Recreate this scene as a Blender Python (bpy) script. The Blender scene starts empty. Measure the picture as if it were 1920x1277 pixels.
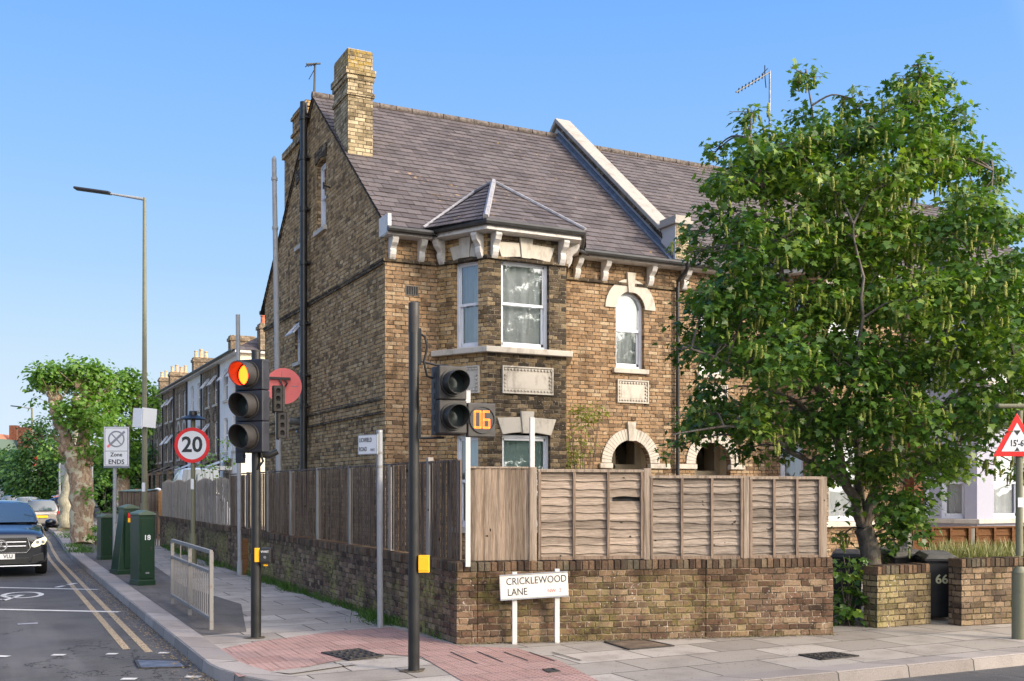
import bpy, bmesh, math, random
import numpy as np
from mathutils import Vector, Matrix
from mathutils.geometry import tessellate_polygon
R = math.radians
sc = bpy.context.scene
COL = sc.collection
random.seed(7); np.random.seed(7)

# ------------------------------------------------------------ camera, sky, sun, exposure
# World frame: origin = front corner of the corner house, +X along the main road, +Y up the side street.
F = 1965.0; HC = 1.8; HOR = 917.0
CAM = Vector((-6.42, -18.03, HC)); FW = Vector((.4463, .8949, 0)); RT = Vector((.8949, -.4463, 0))
cd = bpy.data.cameras.new('camera'); cam = bpy.data.objects.new('camera', cd); COL.objects.link(cam)
cam.location = CAM; cam.rotation_euler = (R(90), 0, -math.atan2(FW.x, FW.y))
cd.sensor_width = 36; cd.lens = 36*F/1920; cd.shift_y = (HOR-638.5)/1920; cd.clip_end = 3000; cd.clip_start = .1
sc.camera = cam
SUN_EL = 22; SKY = 1.0; SUN_DIR = Vector((.60, -.80, 0)).normalized()    # horizontal direction towards the sun
w = bpy.data.worlds.new('World'); sc.world = w; w.use_nodes = True
wn = w.node_tree; bg = wn.nodes['Background']
sky = wn.nodes.new('ShaderNodeTexSky'); sky.sky_type = 'NISHITA'; sky.sun_disc = False
sky.sun_elevation = R(SUN_EL); sky.sun_rotation = math.atan2(SUN_DIR.x, SUN_DIR.y)
sky.air_density = 1.0; sky.dust_density = .2; sky.ozone_density = 4.
tc = wn.nodes.new('ShaderNodeTexCoord'); sx = wn.nodes.new('ShaderNodeSeparateXYZ'); wn.links.new(tc.outputs['Generated'], sx.inputs[0])
def skyramp(src, stops):
    r = wn.nodes.new('ShaderNodeValToRGB'); wn.links.new(src, r.inputs[0])
    while len(r.color_ramp.elements) < len(stops): r.color_ramp.elements.new(.5)
    for e, (p, c) in zip(r.color_ramp.elements, stops): e.position = p; e.color = (*c, 1)
    return r.outputs[0]
grad = skyramp(sx.outputs[2], [(0, (.33,.39,.44)), (.11, (.265,.34,.42)), (.2, (.185,.29,.43)), (.3, (.13,.25,.44)), (.43, (.082,.202,.46)), (1, (.05,.14,.40))])
dp = wn.nodes.new('ShaderNodeVectorMath'); dp.operation = 'DOT_PRODUCT'; wn.links.new(tc.outputs['Generated'], dp.inputs[0])
dp.inputs[1].default_value = (SUN_DIR.x*math.cos(R(SUN_EL)), SUN_DIR.y*math.cos(R(SUN_EL)), math.sin(R(SUN_EL)))
glow = skyramp(dp.outputs['Value'], [(.12, (0,0,0)), (.4, (.20,.185,.155)), (.7, (.66,.59,.48)), (1, (1,.92,.78))])
def wmix(mode, f, a, b):
    m = wn.nodes.new('ShaderNodeMix'); m.data_type = 'RGBA'; m.blend_type = mode; m.inputs[0].default_value = f
    for k, v in ((6, a), (7, b)):
        if isinstance(v, tuple): m.inputs[k].default_value = (*v, 1)
        else: wn.links.new(v, m.inputs[k])
    return m.outputs[2]
nish = wmix('MULTIPLY', 1, sky.outputs[0], (.11,.11,.11)); nish = wmix('DARKEN', 1, nish, (.45,.5,.55))
allsky = wmix('ADD', 1, wmix('MIX', .08, grad, nish), wmix('MULTIPLY', 1, glow, (1.9,1.85,1.75)))
wn.links.new(allsky, bg.inputs[0]); bg.inputs[1].default_value = SKY
sl = bpy.data.lights.new('sun', 'SUN'); sl.energy = 2.0; sl.angle = R(9); sl.color = (1, .86, .68)
so = bpy.data.objects.new('sun', sl); COL.objects.link(so)
sd = Vector((SUN_DIR.x*math.cos(R(SUN_EL)), SUN_DIR.y*math.cos(R(SUN_EL)), math.sin(R(SUN_EL))))
so.rotation_euler = sd.to_track_quat('Z', 'Y').to_euler(); so.location = (0, -30, 30)
sc.view_settings.view_transform = 'Standard'; sc.view_settings.look = 'None'
sc.view_settings.exposure = 1.2; sc.view_settings.gamma = 1

# ------------------------------------------------------------ survey helpers (photo ray -> real place)
def ray(u, v): return FW + RT*((u-960)/F) - Vector((0, 0, (v-HOR)/F))
def G(u, v, z=0):
    d = ray(u, v); return CAM + d*((z-HC)/d.z)
def AT(u, v, D): return CAM + ray(u, v)*D
def base(u, D):
    p = AT(u, HOR, D); return Vector((p.x, p.y, 0))
def zat(v, D): return HC - (v-HOR)/F*D

# ------------------------------------------------------------ mesh building
class MB:
    def __init__(s, M=None): s.v = []; s.f = []; s.m = []; s.M = M or Matrix()
    def add(s, vs, fs, mi=0):
        o = len(s.v)
        s.v += [tuple(s.M @ Vector(p)) for p in vs]
        s.f += [tuple(i+o for i in f) for f in fs]; s.m += [mi]*len(fs); return s
    def box(s, x0, x1, y0, y1, z0, z1, mi=0):
        if x0 > x1: x0, x1 = x1, x0
        if y0 > y1: y0, y1 = y1, y0
        if z0 > z1: z0, z1 = z1, z0
        return s.add([(x0,y0,z0),(x1,y0,z0),(x1,y1,z0),(x0,y1,z0),(x0,y0,z1),(x1,y0,z1),(x1,y1,z1),(x0,y1,z1)],
            [(3,2,1,0),(4,5,6,7),(0,1,5,4),(1,2,6,5),(2,3,7,6),(3,0,4,7)], mi)
    def cbox(s, c, sz, rot=None, mi=0):
        hx, hy, hz = sz[0]/2, sz[1]/2, sz[2]/2; T = Matrix.Translation(c) @ (rot.to_4x4() if rot else Matrix())
        sv = s.M; s.M = sv @ T; s.box(-hx, hx, -hy, hy, -hz, hz, mi); s.M = sv; return s
    def quad(s, a, b, c, d, mi=0): return s.add([a, b, c, d], [(0,1,2,3)], mi)
    def tube(s, pts, rad, n=10, caps=True, mi=0):
        pts = [Vector(p) for p in pts]
        if not isinstance(rad, (list, tuple)): rad = [rad]*len(pts)
        vs = []; fs = []; ref = None
        for i, p in enumerate(pts):
            d = (pts[min(i+1, len(pts)-1)] - pts[max(i-1, 0)]).normalized()
            if ref is None: ref = Vector((1, 0, 0)) if abs(d.x) < .8 else Vector((0, 1, 0))
            a = (ref - d*ref.dot(d)).normalized(); ref = a; b = d.cross(a)
            for k in range(n):
                t = 2*math.pi*k/n; vs.append(p + (a*math.cos(t) + b*math.sin(t))*rad[i])
        for i in range(len(pts)-1):
            for k in range(n):
                k2 = (k+1) % n; fs.append((i*n+k, i*n+k2, (i+1)*n+k2, (i+1)*n+k))
        if caps:
            fs.append(tuple(range(n-1, -1, -1))); o = (len(pts)-1)*n; fs.append(tuple(o+k for k in range(n)))
        return s.add(vs, fs, mi)
    def cyl(s, c, r, z0, z1, n=16, r2=None, mi=0):
        return s.tube([(c[0], c[1], z0), (c[0], c[1], z1)], [r, r if r2 is None else r2], n, True, mi)
    def lathe(s, prof, n=20, mi=0):           # profile of (radius, z) about z
        vs = []; fs = []
        for r, z in prof:
            for k in range(n):
                t = 2*math.pi*k/n; vs.append((r*math.cos(t), r*math.sin(t), z))
        for i in range(len(prof)-1):
            for k in range(n):
                k2 = (k+1) % n; fs.append((i*n+k, i*n+k2, (i+1)*n+k2, (i+1)*n+k))
        return s.add(vs, fs, mi)
    def prism(s, poly, y0, y1, mi=0):          # (x,z) polygon, counter-clockwise seen from -y, extruded in y
        n = len(poly)
        vs = [(p[0], y0, p[1]) for p in poly] + [(p[0], y1, p[1]) for p in poly]
        fs = [tuple(range(n)), tuple(range(2*n-1, n-1, -1))] + [((i+1) % n, i, n+i, n+(i+1) % n) for i in range(n)]
        return s.add(vs, fs, mi)
    def slab(s, poly, z0, z1, mi=0):           # (x,y) polygon ccw from above
        n = len(poly)
        vs = [(p[0], p[1], z0) for p in poly] + [(p[0], p[1], z1) for p in poly]
        fs = [tuple(range(n-1, -1, -1)), tuple(range(n, 2*n))] + [(i, (i+1) % n, n+(i+1) % n, n+i) for i in range(n)]
        return s.add(vs, fs, mi)
    def panel(s, outer, holes=(), depth=.12, mi=0, y=0):   # wall skin facing -y with real openings and reveals
        polys = [[Vector((p[0], p[1], 0)) for p in q] for q in [outer] + list(holes)]
        tris = tessellate_polygon(polys); flat = [p for q in polys for p in q]
        fs = []
        for t in tris:
            a, b, c = (flat[i] for i in t)
            fs.append(t if (b-a).cross(c-a).z > 0 else (t[0], t[2], t[1]))
        s.add([(p.x, y, p.y) for p in flat], fs, mi)
        for h in holes:
            n = len(h)
            s.add([(p[0], y, p[1]) for p in h] + [(p[0], y+depth, p[1]) for p in h],
                  [(i, (i+1) % n, n+(i+1) % n, n+i) for i in range(n)], mi)
        return s
    def build(s, name, mat, parent=None, smooth=None, bevel=0, uv=True, bseg=2):
        me = bpy.data.meshes.new(name); me.from_pydata(s.v, [], s.f)
        for m in (mat if isinstance(mat, (list, tuple)) else [mat]): me.materials.append(m)
        if len(set(s.m)) > 1: me.polygons.foreach_set('material_index', s.m)
        me.update()
        if uv: make_uv(me)
        if smooth is not None:
            me.polygons.foreach_set('use_smooth', [True]*len(me.polygons))
            me.set_sharp_from_angle(angle=R(smooth))
        o = bpy.data.objects.new(name, me); COL.objects.link(o)
        if parent: o.parent = parent
        if bevel:
            b = o.modifiers.new('bevel', 'BEVEL'); b.width = bevel; b.segments = bseg; b.limit_method = 'ANGLE'; b.angle_limit = R(40)
            b.harden_normals = False
        return o

def make_uv(me):    # metres along the face horizontally, metres up it
    n = len(me.polygons)
    if not n: return
    nor = np.zeros(n*3); me.polygons.foreach_get('normal', nor); nor = nor.reshape(-1, 3)
    co = np.zeros(len(me.vertices)*3); me.vertices.foreach_get('co', co); co = co.reshape(-1, 3)
    lt = np.zeros(n, int); me.polygons.foreach_get('loop_total', lt)
    vi = np.zeros(len(me.loops), int); me.loops.foreach_get('vertex_index', vi)
    fn = np.repeat(nor, lt, axis=0); p = co[vi]
    h = np.hypot(fn[:, 0], fn[:, 1]); flat = h < .15
    tx = np.where(flat, 1, -fn[:, 1]/np.maximum(h, 1e-6)); ty = np.where(flat, 0, fn[:, 0]/np.maximum(h, 1e-6))
    t = np.stack([tx, ty, 0*tx], 1); b = np.cross(fn, t); b[flat] = (0, 1, 0)
    uv = np.stack([(p*t).sum(1), (p*b).sum(1)], 1)
    l = me.uv_layers.new(name='UVMap'); l.data.foreach_set('uv', uv.astype(np.float32).ravel())

def tag(o, label=None, cat=None, group=None, kind=None):
    if label: o['label'] = label
    if cat: o['category'] = cat
    if group: o['group'] = group
    if kind: o['kind'] = kind
    return o
def thing(name, label, cat, loc=(0,0,0), rz=0, group=None):
    o = bpy.data.objects.new(name, None); COL.objects.link(o); o.location = loc; o.rotation_euler = (0, 0, rz)
    o.empty_display_size = .2
    return tag(o, label, cat, group)
def struct(o): o['kind'] = 'structure'; return o
def kids(o): return [c for c in COL.objects if c.parent == o]
def dup(root, loc, rz=None, label=None):
    def cp(o, par):
        c = o.copy(); COL.objects.link(c); c.parent = par
        for k in kids(o): cp(k, c)
        return c
    r = cp(root, None); r.location = loc
    if rz is not None: r.rotation_euler = (0, 0, rz)
    if label: r['label'] = label
    return r
def T(x=0, y=0, z=0, rz=0): return Matrix.Translation((x, y, z)) @ Matrix.Rotation(rz, 4, 'Z')
def text(s, size, M, mat, parent, name='lettering', sx=1, ext=.0015, bold=0, align='CENTER'):
    c = bpy.data.curves.new(name, 'FONT'); c.body = s; c.size = size; c.align_x = align; c.align_y = 'CENTER'
    c.extrude = ext; c.offset = bold; c.resolution_u = 3
    o = bpy.data.objects.new(name, c); COL.objects.link(o); bpy.context.view_layer.update()
    me = bpy.data.meshes.new_from_object(o); bpy.data.objects.remove(o)
    me.transform(M @ Matrix.Rotation(R(90), 4, 'X') @ Matrix.Scale(sx, 4, (1, 0, 0)))
    me.materials.clear(); me.materials.append(mat)
    q = bpy.data.objects.new(name, me); COL.objects.link(q); q.parent = parent
    return q
def arc(cx, cz, r, a0, a1, n=12):
    return [(cx+r*math.cos(R(a0+(a1-a0)*i/n)), cz+r*math.sin(R(a0+(a1-a0)*i/n))) for i in range(n+1)]
# ------------------------------------------------------------ materials
class NT:
    def __init__(s, name):
        s.mat = bpy.data.materials.new(name); s.mat.use_nodes = True; s.t = s.mat.node_tree
        s.b = s.t.nodes['Principled BSDF']; s.out = s.t.nodes['Material Output']
    def n(s, k, **kw):
        nd = s.t.nodes.new('ShaderNode'+k)
        for a, b in kw.items(): setattr(nd, a, b)
        return nd
    def set(s, sock, v):
        if v is None: return
        if isinstance(v, bpy.types.NodeSocket): s.t.links.new(v, sock)
        elif isinstance(v, (tuple, list)) and len(v) == 3 and sock.type == 'RGBA': sock.default_value = (*v, 1)
        else: sock.default_value = v
    def m(s, op, a, b=None, c=None):
        nd = s.n('Math', operation=op); s.set(nd.inputs[0], a); s.set(nd.inputs[1], b); s.set(nd.inputs[2], c); return nd.outputs[0]
    def vm(s, op, a, b=None):
        nd = s.n('VectorMath', operation=op); s.set(nd.inputs[0], a)
        if op == 'SCALE': s.set(nd.inputs[3], b)
        else: s.set(nd.inputs[1], b)
        return nd.outputs[0]
    def mix(s, f, a, b, mode='MIX'):
        nd = s.n('Mix', data_type='RGBA', blend_type=mode); s.set(nd.inputs[0], f); s.set(nd.inputs[6], a); s.set(nd.inputs[7], b); return nd.outputs[2]
    def ramp(s, f, stops, interp='LINEAR'):
        nd = s.n('ValToRGB'); s.set(nd.inputs[0], f); cr = nd.color_ramp; cr.interpolation = interp
        while len(cr.elements) < len(stops): cr.elements.new(.5)
        for e, (p, c) in zip(cr.elements, stops):
            e.position = p; e.color = (c, c, c, 1) if isinstance(c, (int, float)) else (*c, 1)
        return nd.outputs[0]
    def sm(s, v, a, b, lo=0., hi=1.):
        nd = s.n('MapRange', interpolation_type='SMOOTHSTEP'); s.set(nd.inputs[0], v)
        for i, x in enumerate((a, b, lo, hi)): s.set(nd.inputs[i+1], x)
        return nd.outputs[0]
    def noise(s, vec, scale, detail=3, rough=.55, out=0):
        nd = s.n('TexNoise'); s.set(nd.inputs['Vector'], vec); nd.inputs['Scale'].default_value = scale
        nd.inputs['Detail'].default_value = detail; nd.inputs['Roughness'].default_value = rough; return nd.outputs[out]
    def uv(s): return s.n('UVMap').outputs[0]
    def pos(s): return s.n('NewGeometry').outputs['Position']
    def obj(s): return s.n('TexCoord').outputs['Object']
    def sep(s, v): nd = s.n('SeparateXYZ'); s.set(nd.inputs[0], v); return nd.outputs
    def comb(s, x=0., y=0., z=0.):
        nd = s.n('CombineXYZ'); s.set(nd.inputs[0], x); s.set(nd.inputs[1], y); s.set(nd.inputs[2], z); return nd.outputs[0]
    def white(s, v): nd = s.n('TexWhiteNoise'); s.set(nd.inputs[0], v); return nd.outputs
    def bump(s, h, dist=.01, st=1.): nd = s.n('Bump'); nd.inputs['Distance'].default_value = dist; nd.inputs['Strength'].default_value = st; s.set(nd.inputs['Height'], h); s.set(s.b.inputs['Normal'], nd.outputs[0])
    def fin(s, col=None, rough=None, metal=None, spec=None):
        s.set(s.b.inputs['Base Color'], col); s.set(s.b.inputs['Roughness'], rough); s.set(s.b.inputs['Metallic'], metal)
        if spec is not None: s.set(s.b.inputs['Specular IOR Level'], spec)
        return s.mat

def plain(name, col, rough=.5, metal=0., var=.15, scale=6., bump=.0, bs=60, spec=.5, coat=0):
    n = NT(name); p = n.obj(); a = n.noise(p, scale, 4); c = n.mix(n.sm(a, .3, .7), tuple(x*(1-var) for x in col), tuple(min(1, x*(1+var)) for x in col))
    if bump: n.bump(n.noise(p, bs, 3), bump)
    if coat: n.b.inputs['Coat Weight'].default_value = coat; n.b.inputs['Coat Roughness'].default_value = .04
    r = n.sm(n.noise(p, scale*2.3, 3), .3, .7, rough*.85, min(1, rough*1.15))
    return n.fin(c, r, metal, spec)

def cells(n, uv, P, H, head=None, joint=.0045, soft=.004, warp=.006):
    """brick / slab cells: returns (joint mask 0..1 where 1 is brick face, two random values, vertical position in the row)"""
    wv = n.noise(uv, 9, 2, .5, 1); uv = n.vm('ADD', uv, n.vm('SCALE', n.vm('SUBTRACT', wv, (.5, .5, .5)), warp))
    x, y, _ = n.sep(uv)
    yr = n.m('DIVIDE', y, H); row = n.m('FLOOR', yr); fy = n.m('FRACT', yr)
    sh = n.m('MULTIPLY', n.m('FLOORED_MODULO', row, 2.), .5)
    jr = n.m('MULTIPLY', n.white(row)[0], .12)
    xs = n.m('ADD', n.m('DIVIDE', x, P), n.m('ADD', sh, jr)); colm = n.m('FLOOR', xs); fx = n.m('FRACT', xs)
    dx = n.m('MINIMUM', fx, n.m('SUBTRACT', 1., fx)); cid = colm
    if head:
        dx = n.m('MINIMUM', dx, n.m('ABSOLUTE', n.m('SUBTRACT', fx, head)))
        cid = n.m('ADD', n.m('MULTIPLY', colm, 2.), n.m('GREATER_THAN', fx, head))
    dx = n.m('MULTIPLY', dx, P); dy = n.m('MULTIPLY', n.m('MINIMUM', fy, n.m('SUBTRACT', 1., fy)), H)
    d = n.m('MINIMUM', dx, dy); face = n.sm(d, joint-soft*.5, joint+soft)
    wr = n.white(n.comb(cid, row, 3.7)); r3 = n.sep(wr[1])
    return face, r3[0], r3[1], fy

def brick(name, pal, mortar=(.30,.27,.22), soot=.6, sootlo=.42, lichen=0, glow=0, mjoint=.0055, flat=.38, top=None, old=False):
    """London stock brick: per-brick colour, recessed joints, soot and lichen patches"""
    n = NT(name); uv = n.uv(); p = n.pos()
    face, r1, r2, fy = cells(n, uv, .3375, .076, .6667, mjoint, .007 if old else .004, .016 if old else .007)
    if old: face = n.m('MULTIPLY', face, n.sm(n.noise(p, 26, 4, .7), .66, .60))
    c = n.ramp(r1, pal); mean = [sum(x[1][i] for x in pal)/len(pal) for i in range(3)]; c = n.mix(flat, c, tuple(mean))
    f1 = n.noise(p, 38, 5, .7); c = n.mix(.55, c, n.ramp(f1, [(.25, .30), (.5, .8), (.75, 1.3)]), 'MULTIPLY')
    f2 = n.noise(p, 2.2, 5, .65)
    mcol = n.mix(n.sm(n.noise(p, 7, 4, .7), .42, .56), mortar, tuple(x*(.22 if old else .35) for x in mortar))
    c = n.mix(face, mcol, c)
    sk = n.sm(n.noise(n.vm('MULTIPLY', p, (1, 1, .16)), 3.4, 4, .6), .5, .68); c = n.mix(n.m('MULTIPLY', sk, .45), c, n.mix(.8, c, (.30, .26, .22), 'MULTIPLY'))
    st = n.m('MULTIPLY', n.sm(f2, sootlo, sootlo+.22), soot)
    c = n.mix(st, c, n.mix(.75, c, (.16, .14, .12), 'MULTIPLY'))
    if top: c = n.mix(n.m('MULTIPLY', n.sm(n.sep(p)[2], top-.45, top), n.sm(n.noise(p, 9, 4, .7), .47, .60)), c, n.mix(n.noise(p, 40, 2), (.20,.13,.03), (.40,.27,.06)))
    if lichen:
        z = n.sep(p)[2]
        lf = n.m('MULTIPLY', n.m('MULTIPLY', n.sm(n.noise(p, .9, 4, .7), .44, .60), n.sm(n.noise(p, 14, 4, .7), .40, .60)), lichen)
        lf = n.m('MULTIPLY', lf, n.sm(z, .95, .6))
        c = n.mix(lf, c, n.mix(n.noise(p, 30, 2), (.20, .19, .05), (.38, .33, .10)))
    if old:
        wf = n.m('MULTIPLY', n.sm(n.noise(p, 33, 3, .6), .64, .70), n.sm(n.noise(p, 1.6, 3), .48, .6)); c = n.mix(n.m('MULTIPLY', wf, .8), c, (.62,.58,.52))
        tb = n.sm(n.noise(p, 60, 2, .8), .60, .70); c = n.mix(n.m('MULTIPLY', tb, .7), c, (.03,.025,.02))
        z = n.sep(p)[2]
        if lichen: c = n.mix(n.m('MULTIPLY', n.sm(z, .55, .9), .5), c, n.mix(.8, c, (.45,.38,.33), 'MULTIPLY'))
    h = n.m('ADD', n.m('MULTIPLY', face, 1.), n.m('MULTIPLY', n.noise(p, 70, 4, .7), .55)); n.bump(h, .012, .9)
    return n.fin(c, .92, spec=.2)

STOCK = [(0, (.10,.064,.034)), (.18, (.24,.145,.066)), (.34, (.42,.26,.115)), (.52, (.56,.36,.16)), (.68, (.45,.28,.125)), (.84, (.68,.48,.26)), (1, (.31,.205,.105))]
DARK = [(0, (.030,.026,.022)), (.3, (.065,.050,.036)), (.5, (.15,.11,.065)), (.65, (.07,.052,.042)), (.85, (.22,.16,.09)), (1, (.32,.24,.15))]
WARM = [(0, (.13,.082,.050)), (.2, (.29,.18,.10)), (.5, (.41,.265,.15)), (.75, (.33,.21,.12)), (.9, (.50,.375,.24)), (1, (.12,.078,.05))]
PALE = [(0, (.20,.15,.08)), (.3, (.46,.37,.23)), (.6, (.58,.47,.31)), (.85, (.38,.29,.17)), (1, (.12,.09,.055))]
GARD = [(0, (.045,.028,.022)), (.2, (.12,.065,.042)), (.4, (.22,.125,.078)), (.6, (.14,.09,.065)), (.8, (.27,.17,.105)), (1, (.36,.26,.165))]
M = {}
M['brick_side'] = brick('stock_brick', STOCK, soot=.45, sootlo=.50, flat=.22, old=True, mortar=(.30,.24,.16))
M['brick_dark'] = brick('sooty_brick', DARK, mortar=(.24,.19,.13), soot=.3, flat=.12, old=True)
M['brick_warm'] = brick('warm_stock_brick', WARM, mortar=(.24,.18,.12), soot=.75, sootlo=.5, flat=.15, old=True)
M['brick_pale'] = brick('pale_stock_brick', PALE, mortar=(.2,.16,.1), soot=.85, sootlo=.46, top=10.45, flat=.15)
M['brick_garden'] = brick('garden_brick', GARD, mortar=(.24,.18,.12), soot=.8, sootlo=.47, lichen=.95, old=True, flat=.1)
M['brick_front_wall'] = brick('garden_brick_front', GARD, mortar=(.33,.25,.17), soot=.85, sootlo=.44, lichen=.3, old=True, flat=.22)
M['brick_far'] = brick('far_brick', [(0,(.12,.09,.06)),(.5,(.34,.25,.165)),(1,(.46,.35,.24))], mortar=(.27,.22,.17), soot=.4)
M['brick_red'] = brick('red_brick', [(0,(.09,.035,.02)),(.5,(.2,.07,.04)),(1,(.28,.12,.07))], mortar=(.2,.15,.11), soot=.4)

def soldier():
    n = NT('brick_on_edge'); uv = n.uv(); p = n.pos(); x, y, _ = n.sep(uv)
    face, r1, r2, fy = cells(n, n.comb(n.m('MULTIPLY', x, 1.), n.m('MULTIPLY', y, .0), 0.), .078, 10., None, .004)
    c = n.ramp(r1, GARD); c = n.mix(.6, c, n.ramp(n.noise(p, 40, 4, .7), [(.25, .25), (.75, 1.2)]), 'MULTIPLY')
    c = n.mix(face, (.13,.10,.07), c)
    n.bump(n.m('ADD', face, n.noise(p, 60, 4)), .01); return n.fin(c, .9, spec=.2)
M['coping_brick'] = soldier()

def slate():
    n = NT('roof_slate'); p = n.pos(); r = n.n('Attribute', attribute_name='rnd').outputs['Fac']
    c = n.ramp(r, [(0, (.072,.058,.058)), (.4, (.108,.088,.087)), (.7, (.130,.108,.106)), (1, (.092,.078,.080))])
    c = n.mix(.6, c, n.ramp(n.noise(p, 22, 5, .7), [(.3, .6), (.7, 1.2)]), 'MULTIPLY')
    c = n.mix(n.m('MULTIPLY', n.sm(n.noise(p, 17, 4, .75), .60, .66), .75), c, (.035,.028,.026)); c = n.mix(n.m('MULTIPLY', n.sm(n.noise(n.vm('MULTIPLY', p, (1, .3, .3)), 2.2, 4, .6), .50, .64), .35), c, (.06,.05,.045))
    lich = n.m('MULTIPLY', n.sm(n.noise(p, 11, 4, .6), .62, .70), n.sm(n.noise(p, .9, 2), .48, .62))
    c = n.mix(lich, c, (.42,.26,.11))
    n.bump(n.noise(p, 50, 3), .003); return n.fin(c, .72, spec=.35)
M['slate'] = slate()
M['ridge_tile'] = plain('ridge_tile', (.11,.088,.075), .85, var=.5, scale=14, bump=.004)
M['lead'] = plain('lead_flashing', (.10,.125,.17), .55, var=.25, scale=9, bump=.003)
M['lead_pale'] = plain('pale_lead', (.27,.26,.27), .6, var=.25, scale=12, bump=.003)

def weathered(name, col, dirt, amt=.6, sc_=3., rough=.6, bump=.002, lo=.5, streak=1.):
    n = NT(name); p = n.obj(); q = n.vm('MULTIPLY', p, (1, 1, streak))
    f = n.m('MULTIPLY', n.sm(n.noise(q, sc_, 6, .68), lo, lo+.22), amt)
    c = n.mix(f, n.mix(n.noise(p, 18, 3), tuple(x*.92 for x in col), col), dirt)
    n.bump(n.noise(p, 45, 4), bump); return n.fin(c, rough, spec=.35)
M['stone'] = weathered('painted_stone', (.50,.455,.39), (.24,.20,.155), .65, 5, .7, lo=.47, streak=.5)
M['coping_stone'] = weathered('coping_stone', (.36,.33,.29), (.20,.17,.14), .6, 4, .8, lo=.47)
M['render_grey'] = weathered('grey_render', (.50,.48,.46), (.22,.20,.18), .7, 4, .75)
M['timber_white'] = weathered('painted_timber', (.58,.55,.52), (.27,.24,.21), .65, 9, .5, lo=.48)
M['upvc'] = plain('white_window_frame', (.62,.63,.67), .32, var=.05)
M['white_render'] = weathered('white_render', (.72,.70,.67), (.45,.42,.38), .35, 2.5, .8)
M['cream_render'] = weathered('cream_render', (.75,.66,.50), (.5,.43,.33), .3, 2.5, .8)
M['lilac_render'] = weathered('pale_painted_brick', (.34,.34,.41), (.42,.41,.46), .4, 4, .7)
M['gutter'] = plain('black_gutter', (.025,.024,.024), .45, var=.3)
M['pipe'] = plain('black_pipe', (.018,.018,.02), .35, var=.3)
M['galv'] = weathered('galvanised_steel', (.36,.37,.38), (.20,.19,.18), .6, 8, .45); M['galv'].node_tree.nodes['Principled BSDF'].inputs['Metallic'].default_value = .5
M['rail_paint'] = weathered('worn_grey_paint', (.21,.20,.19), (.15,.11,.075), .8, 12, .55, lo=.50)
M['grey_post'] = weathered('grey_post_paint', (.30,.31,.33), (.20,.17,.14), .6, 9, .5)
M['olive'] = weathered('olive_post_paint', (.185,.18,.115), (.10,.095,.07), .5, 6, .5)
M['signal_black'] = plain('signal_black', (.013,.013,.013), .38, var=.3, scale=4)
M['signal_brown'] = plain('sunfaded_signal_plastic', (.034,.030,.028), .55, var=.2, scale=5)
M['signal_navy'] = plain('signal_backing', (.020,.021,.029), .5, var=.25)
M['yellow'] = plain('yellow_plastic', (.85,.42,.01), .4, var=.08)
M['cabinet'] = weathered('green_cabinet_paint', (.011,.036,.018), (.030,.042,.026), .5, 5, .38, lo=.5)
M['cabinet_top'] = weathered('green_cabinet_top', (.10,.14,.10), (.12,.12,.09), .6, 7, .5)
M['sign_white'] = weathered('sign_face', (.74,.74,.75), (.55,.55,.54), .35, 3, .35)
M['sign_red'] = plain('sign_red', (.70,.012,.012), .35, var=.08)
M['sign_black'] = plain('sign_black', (.02,.02,.022), .4)
M['sign_grey'] = plain('sign_grey', (.22,.22,.25), .45)
M['sign_back'] = plain('sign_back', (.17,.19,.21), .5, metal=.3)
M['faded_red'] = weathered('faded_red_sign', (.90,.20,.19), (.80,.14,.14), .6, 5, .45)
M['white_paint_post'] = weathered('white_post_paint', (.60,.58,.55), (.42,.36,.31), .7, 14, .55, lo=.58)
M['bin'] = plain('black_bin_plastic', (.014,.014,.016), .5, var=.3)
M['rubber'] = plain('rubber', (.018,.018,.018), .85, var=.3, scale=20)
M['chrome'] = plain('chrome', (.75,.75,.76), .12, metal=1., var=.03)
M['iron'] = plain('cast_iron', (.045,.04,.037), .65, metal=.3, var=.5, scale=30, bump=.004)
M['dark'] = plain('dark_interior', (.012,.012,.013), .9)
M['door_paint'] = weathered('cream_door_paint', (.50,.42,.30), (.30,.25,.18), .5, 4, .5)
M['terracotta'] = plain('terracotta', (.42,.12,.06), .8, var=.3, scale=10)
M['buff_pot'] = plain('buff_chimney_pot', (.55,.38,.22), .8, var=.3, scale=10)

def carpaint(name, col, metal=.6, rough=.28):
    n = NT(name); n.b.inputs['Coat Weight'].default_value = 1; n.b.inputs['Coat Roughness'].default_value = .03
    return n.fin(col, rough, metal)
M['car_black'] = carpaint('black_car_paint', (.010,.012,.018), .3)
M['car_beige'] = carpaint('beige_car_paint', (.36,.33,.30), .5)
M['car_white'] = carpaint('white_car_paint', (.62,.63,.65), .0)
M['car_blue'] = carpaint('blue_grey_car_paint', (.10,.14,.19), .4)
def glass(name, tint, opac=.38):
    n = NT(name); gl = n.n('BsdfGlossy'); gl.inputs['Roughness'].default_value = .02; gl.inputs['Color'].default_value = (.95,.97,1,1)
    tr = n.n('BsdfTransparent'); tr.inputs['Color'].default_value = (*tint, 1)
    fr = n.n('Fresnel'); fr.inputs['IOR'].default_value = 1.52
    nz = n.n('Bump'); nz.inputs['Distance'].default_value = .004; n.set(nz.inputs['Height'], n.noise(n.obj(), 1.6, 2))
    n.set(gl.inputs['Normal'], nz.outputs[0])
    f = n.m('ADD', n.m('MULTIPLY', fr.outputs[0], 2.2), opac*.3); mx = n.n('MixShader'); n.set(mx.inputs[0], n.m('MINIMUM', f, 1.)); n.t.links.new(tr.outputs[0], mx.inputs[1]); n.t.links.new(gl.outputs[0], mx.inputs[2])
    n.t.links.new(mx.outputs[0], n.out.inputs[0]); return n.mat
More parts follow.
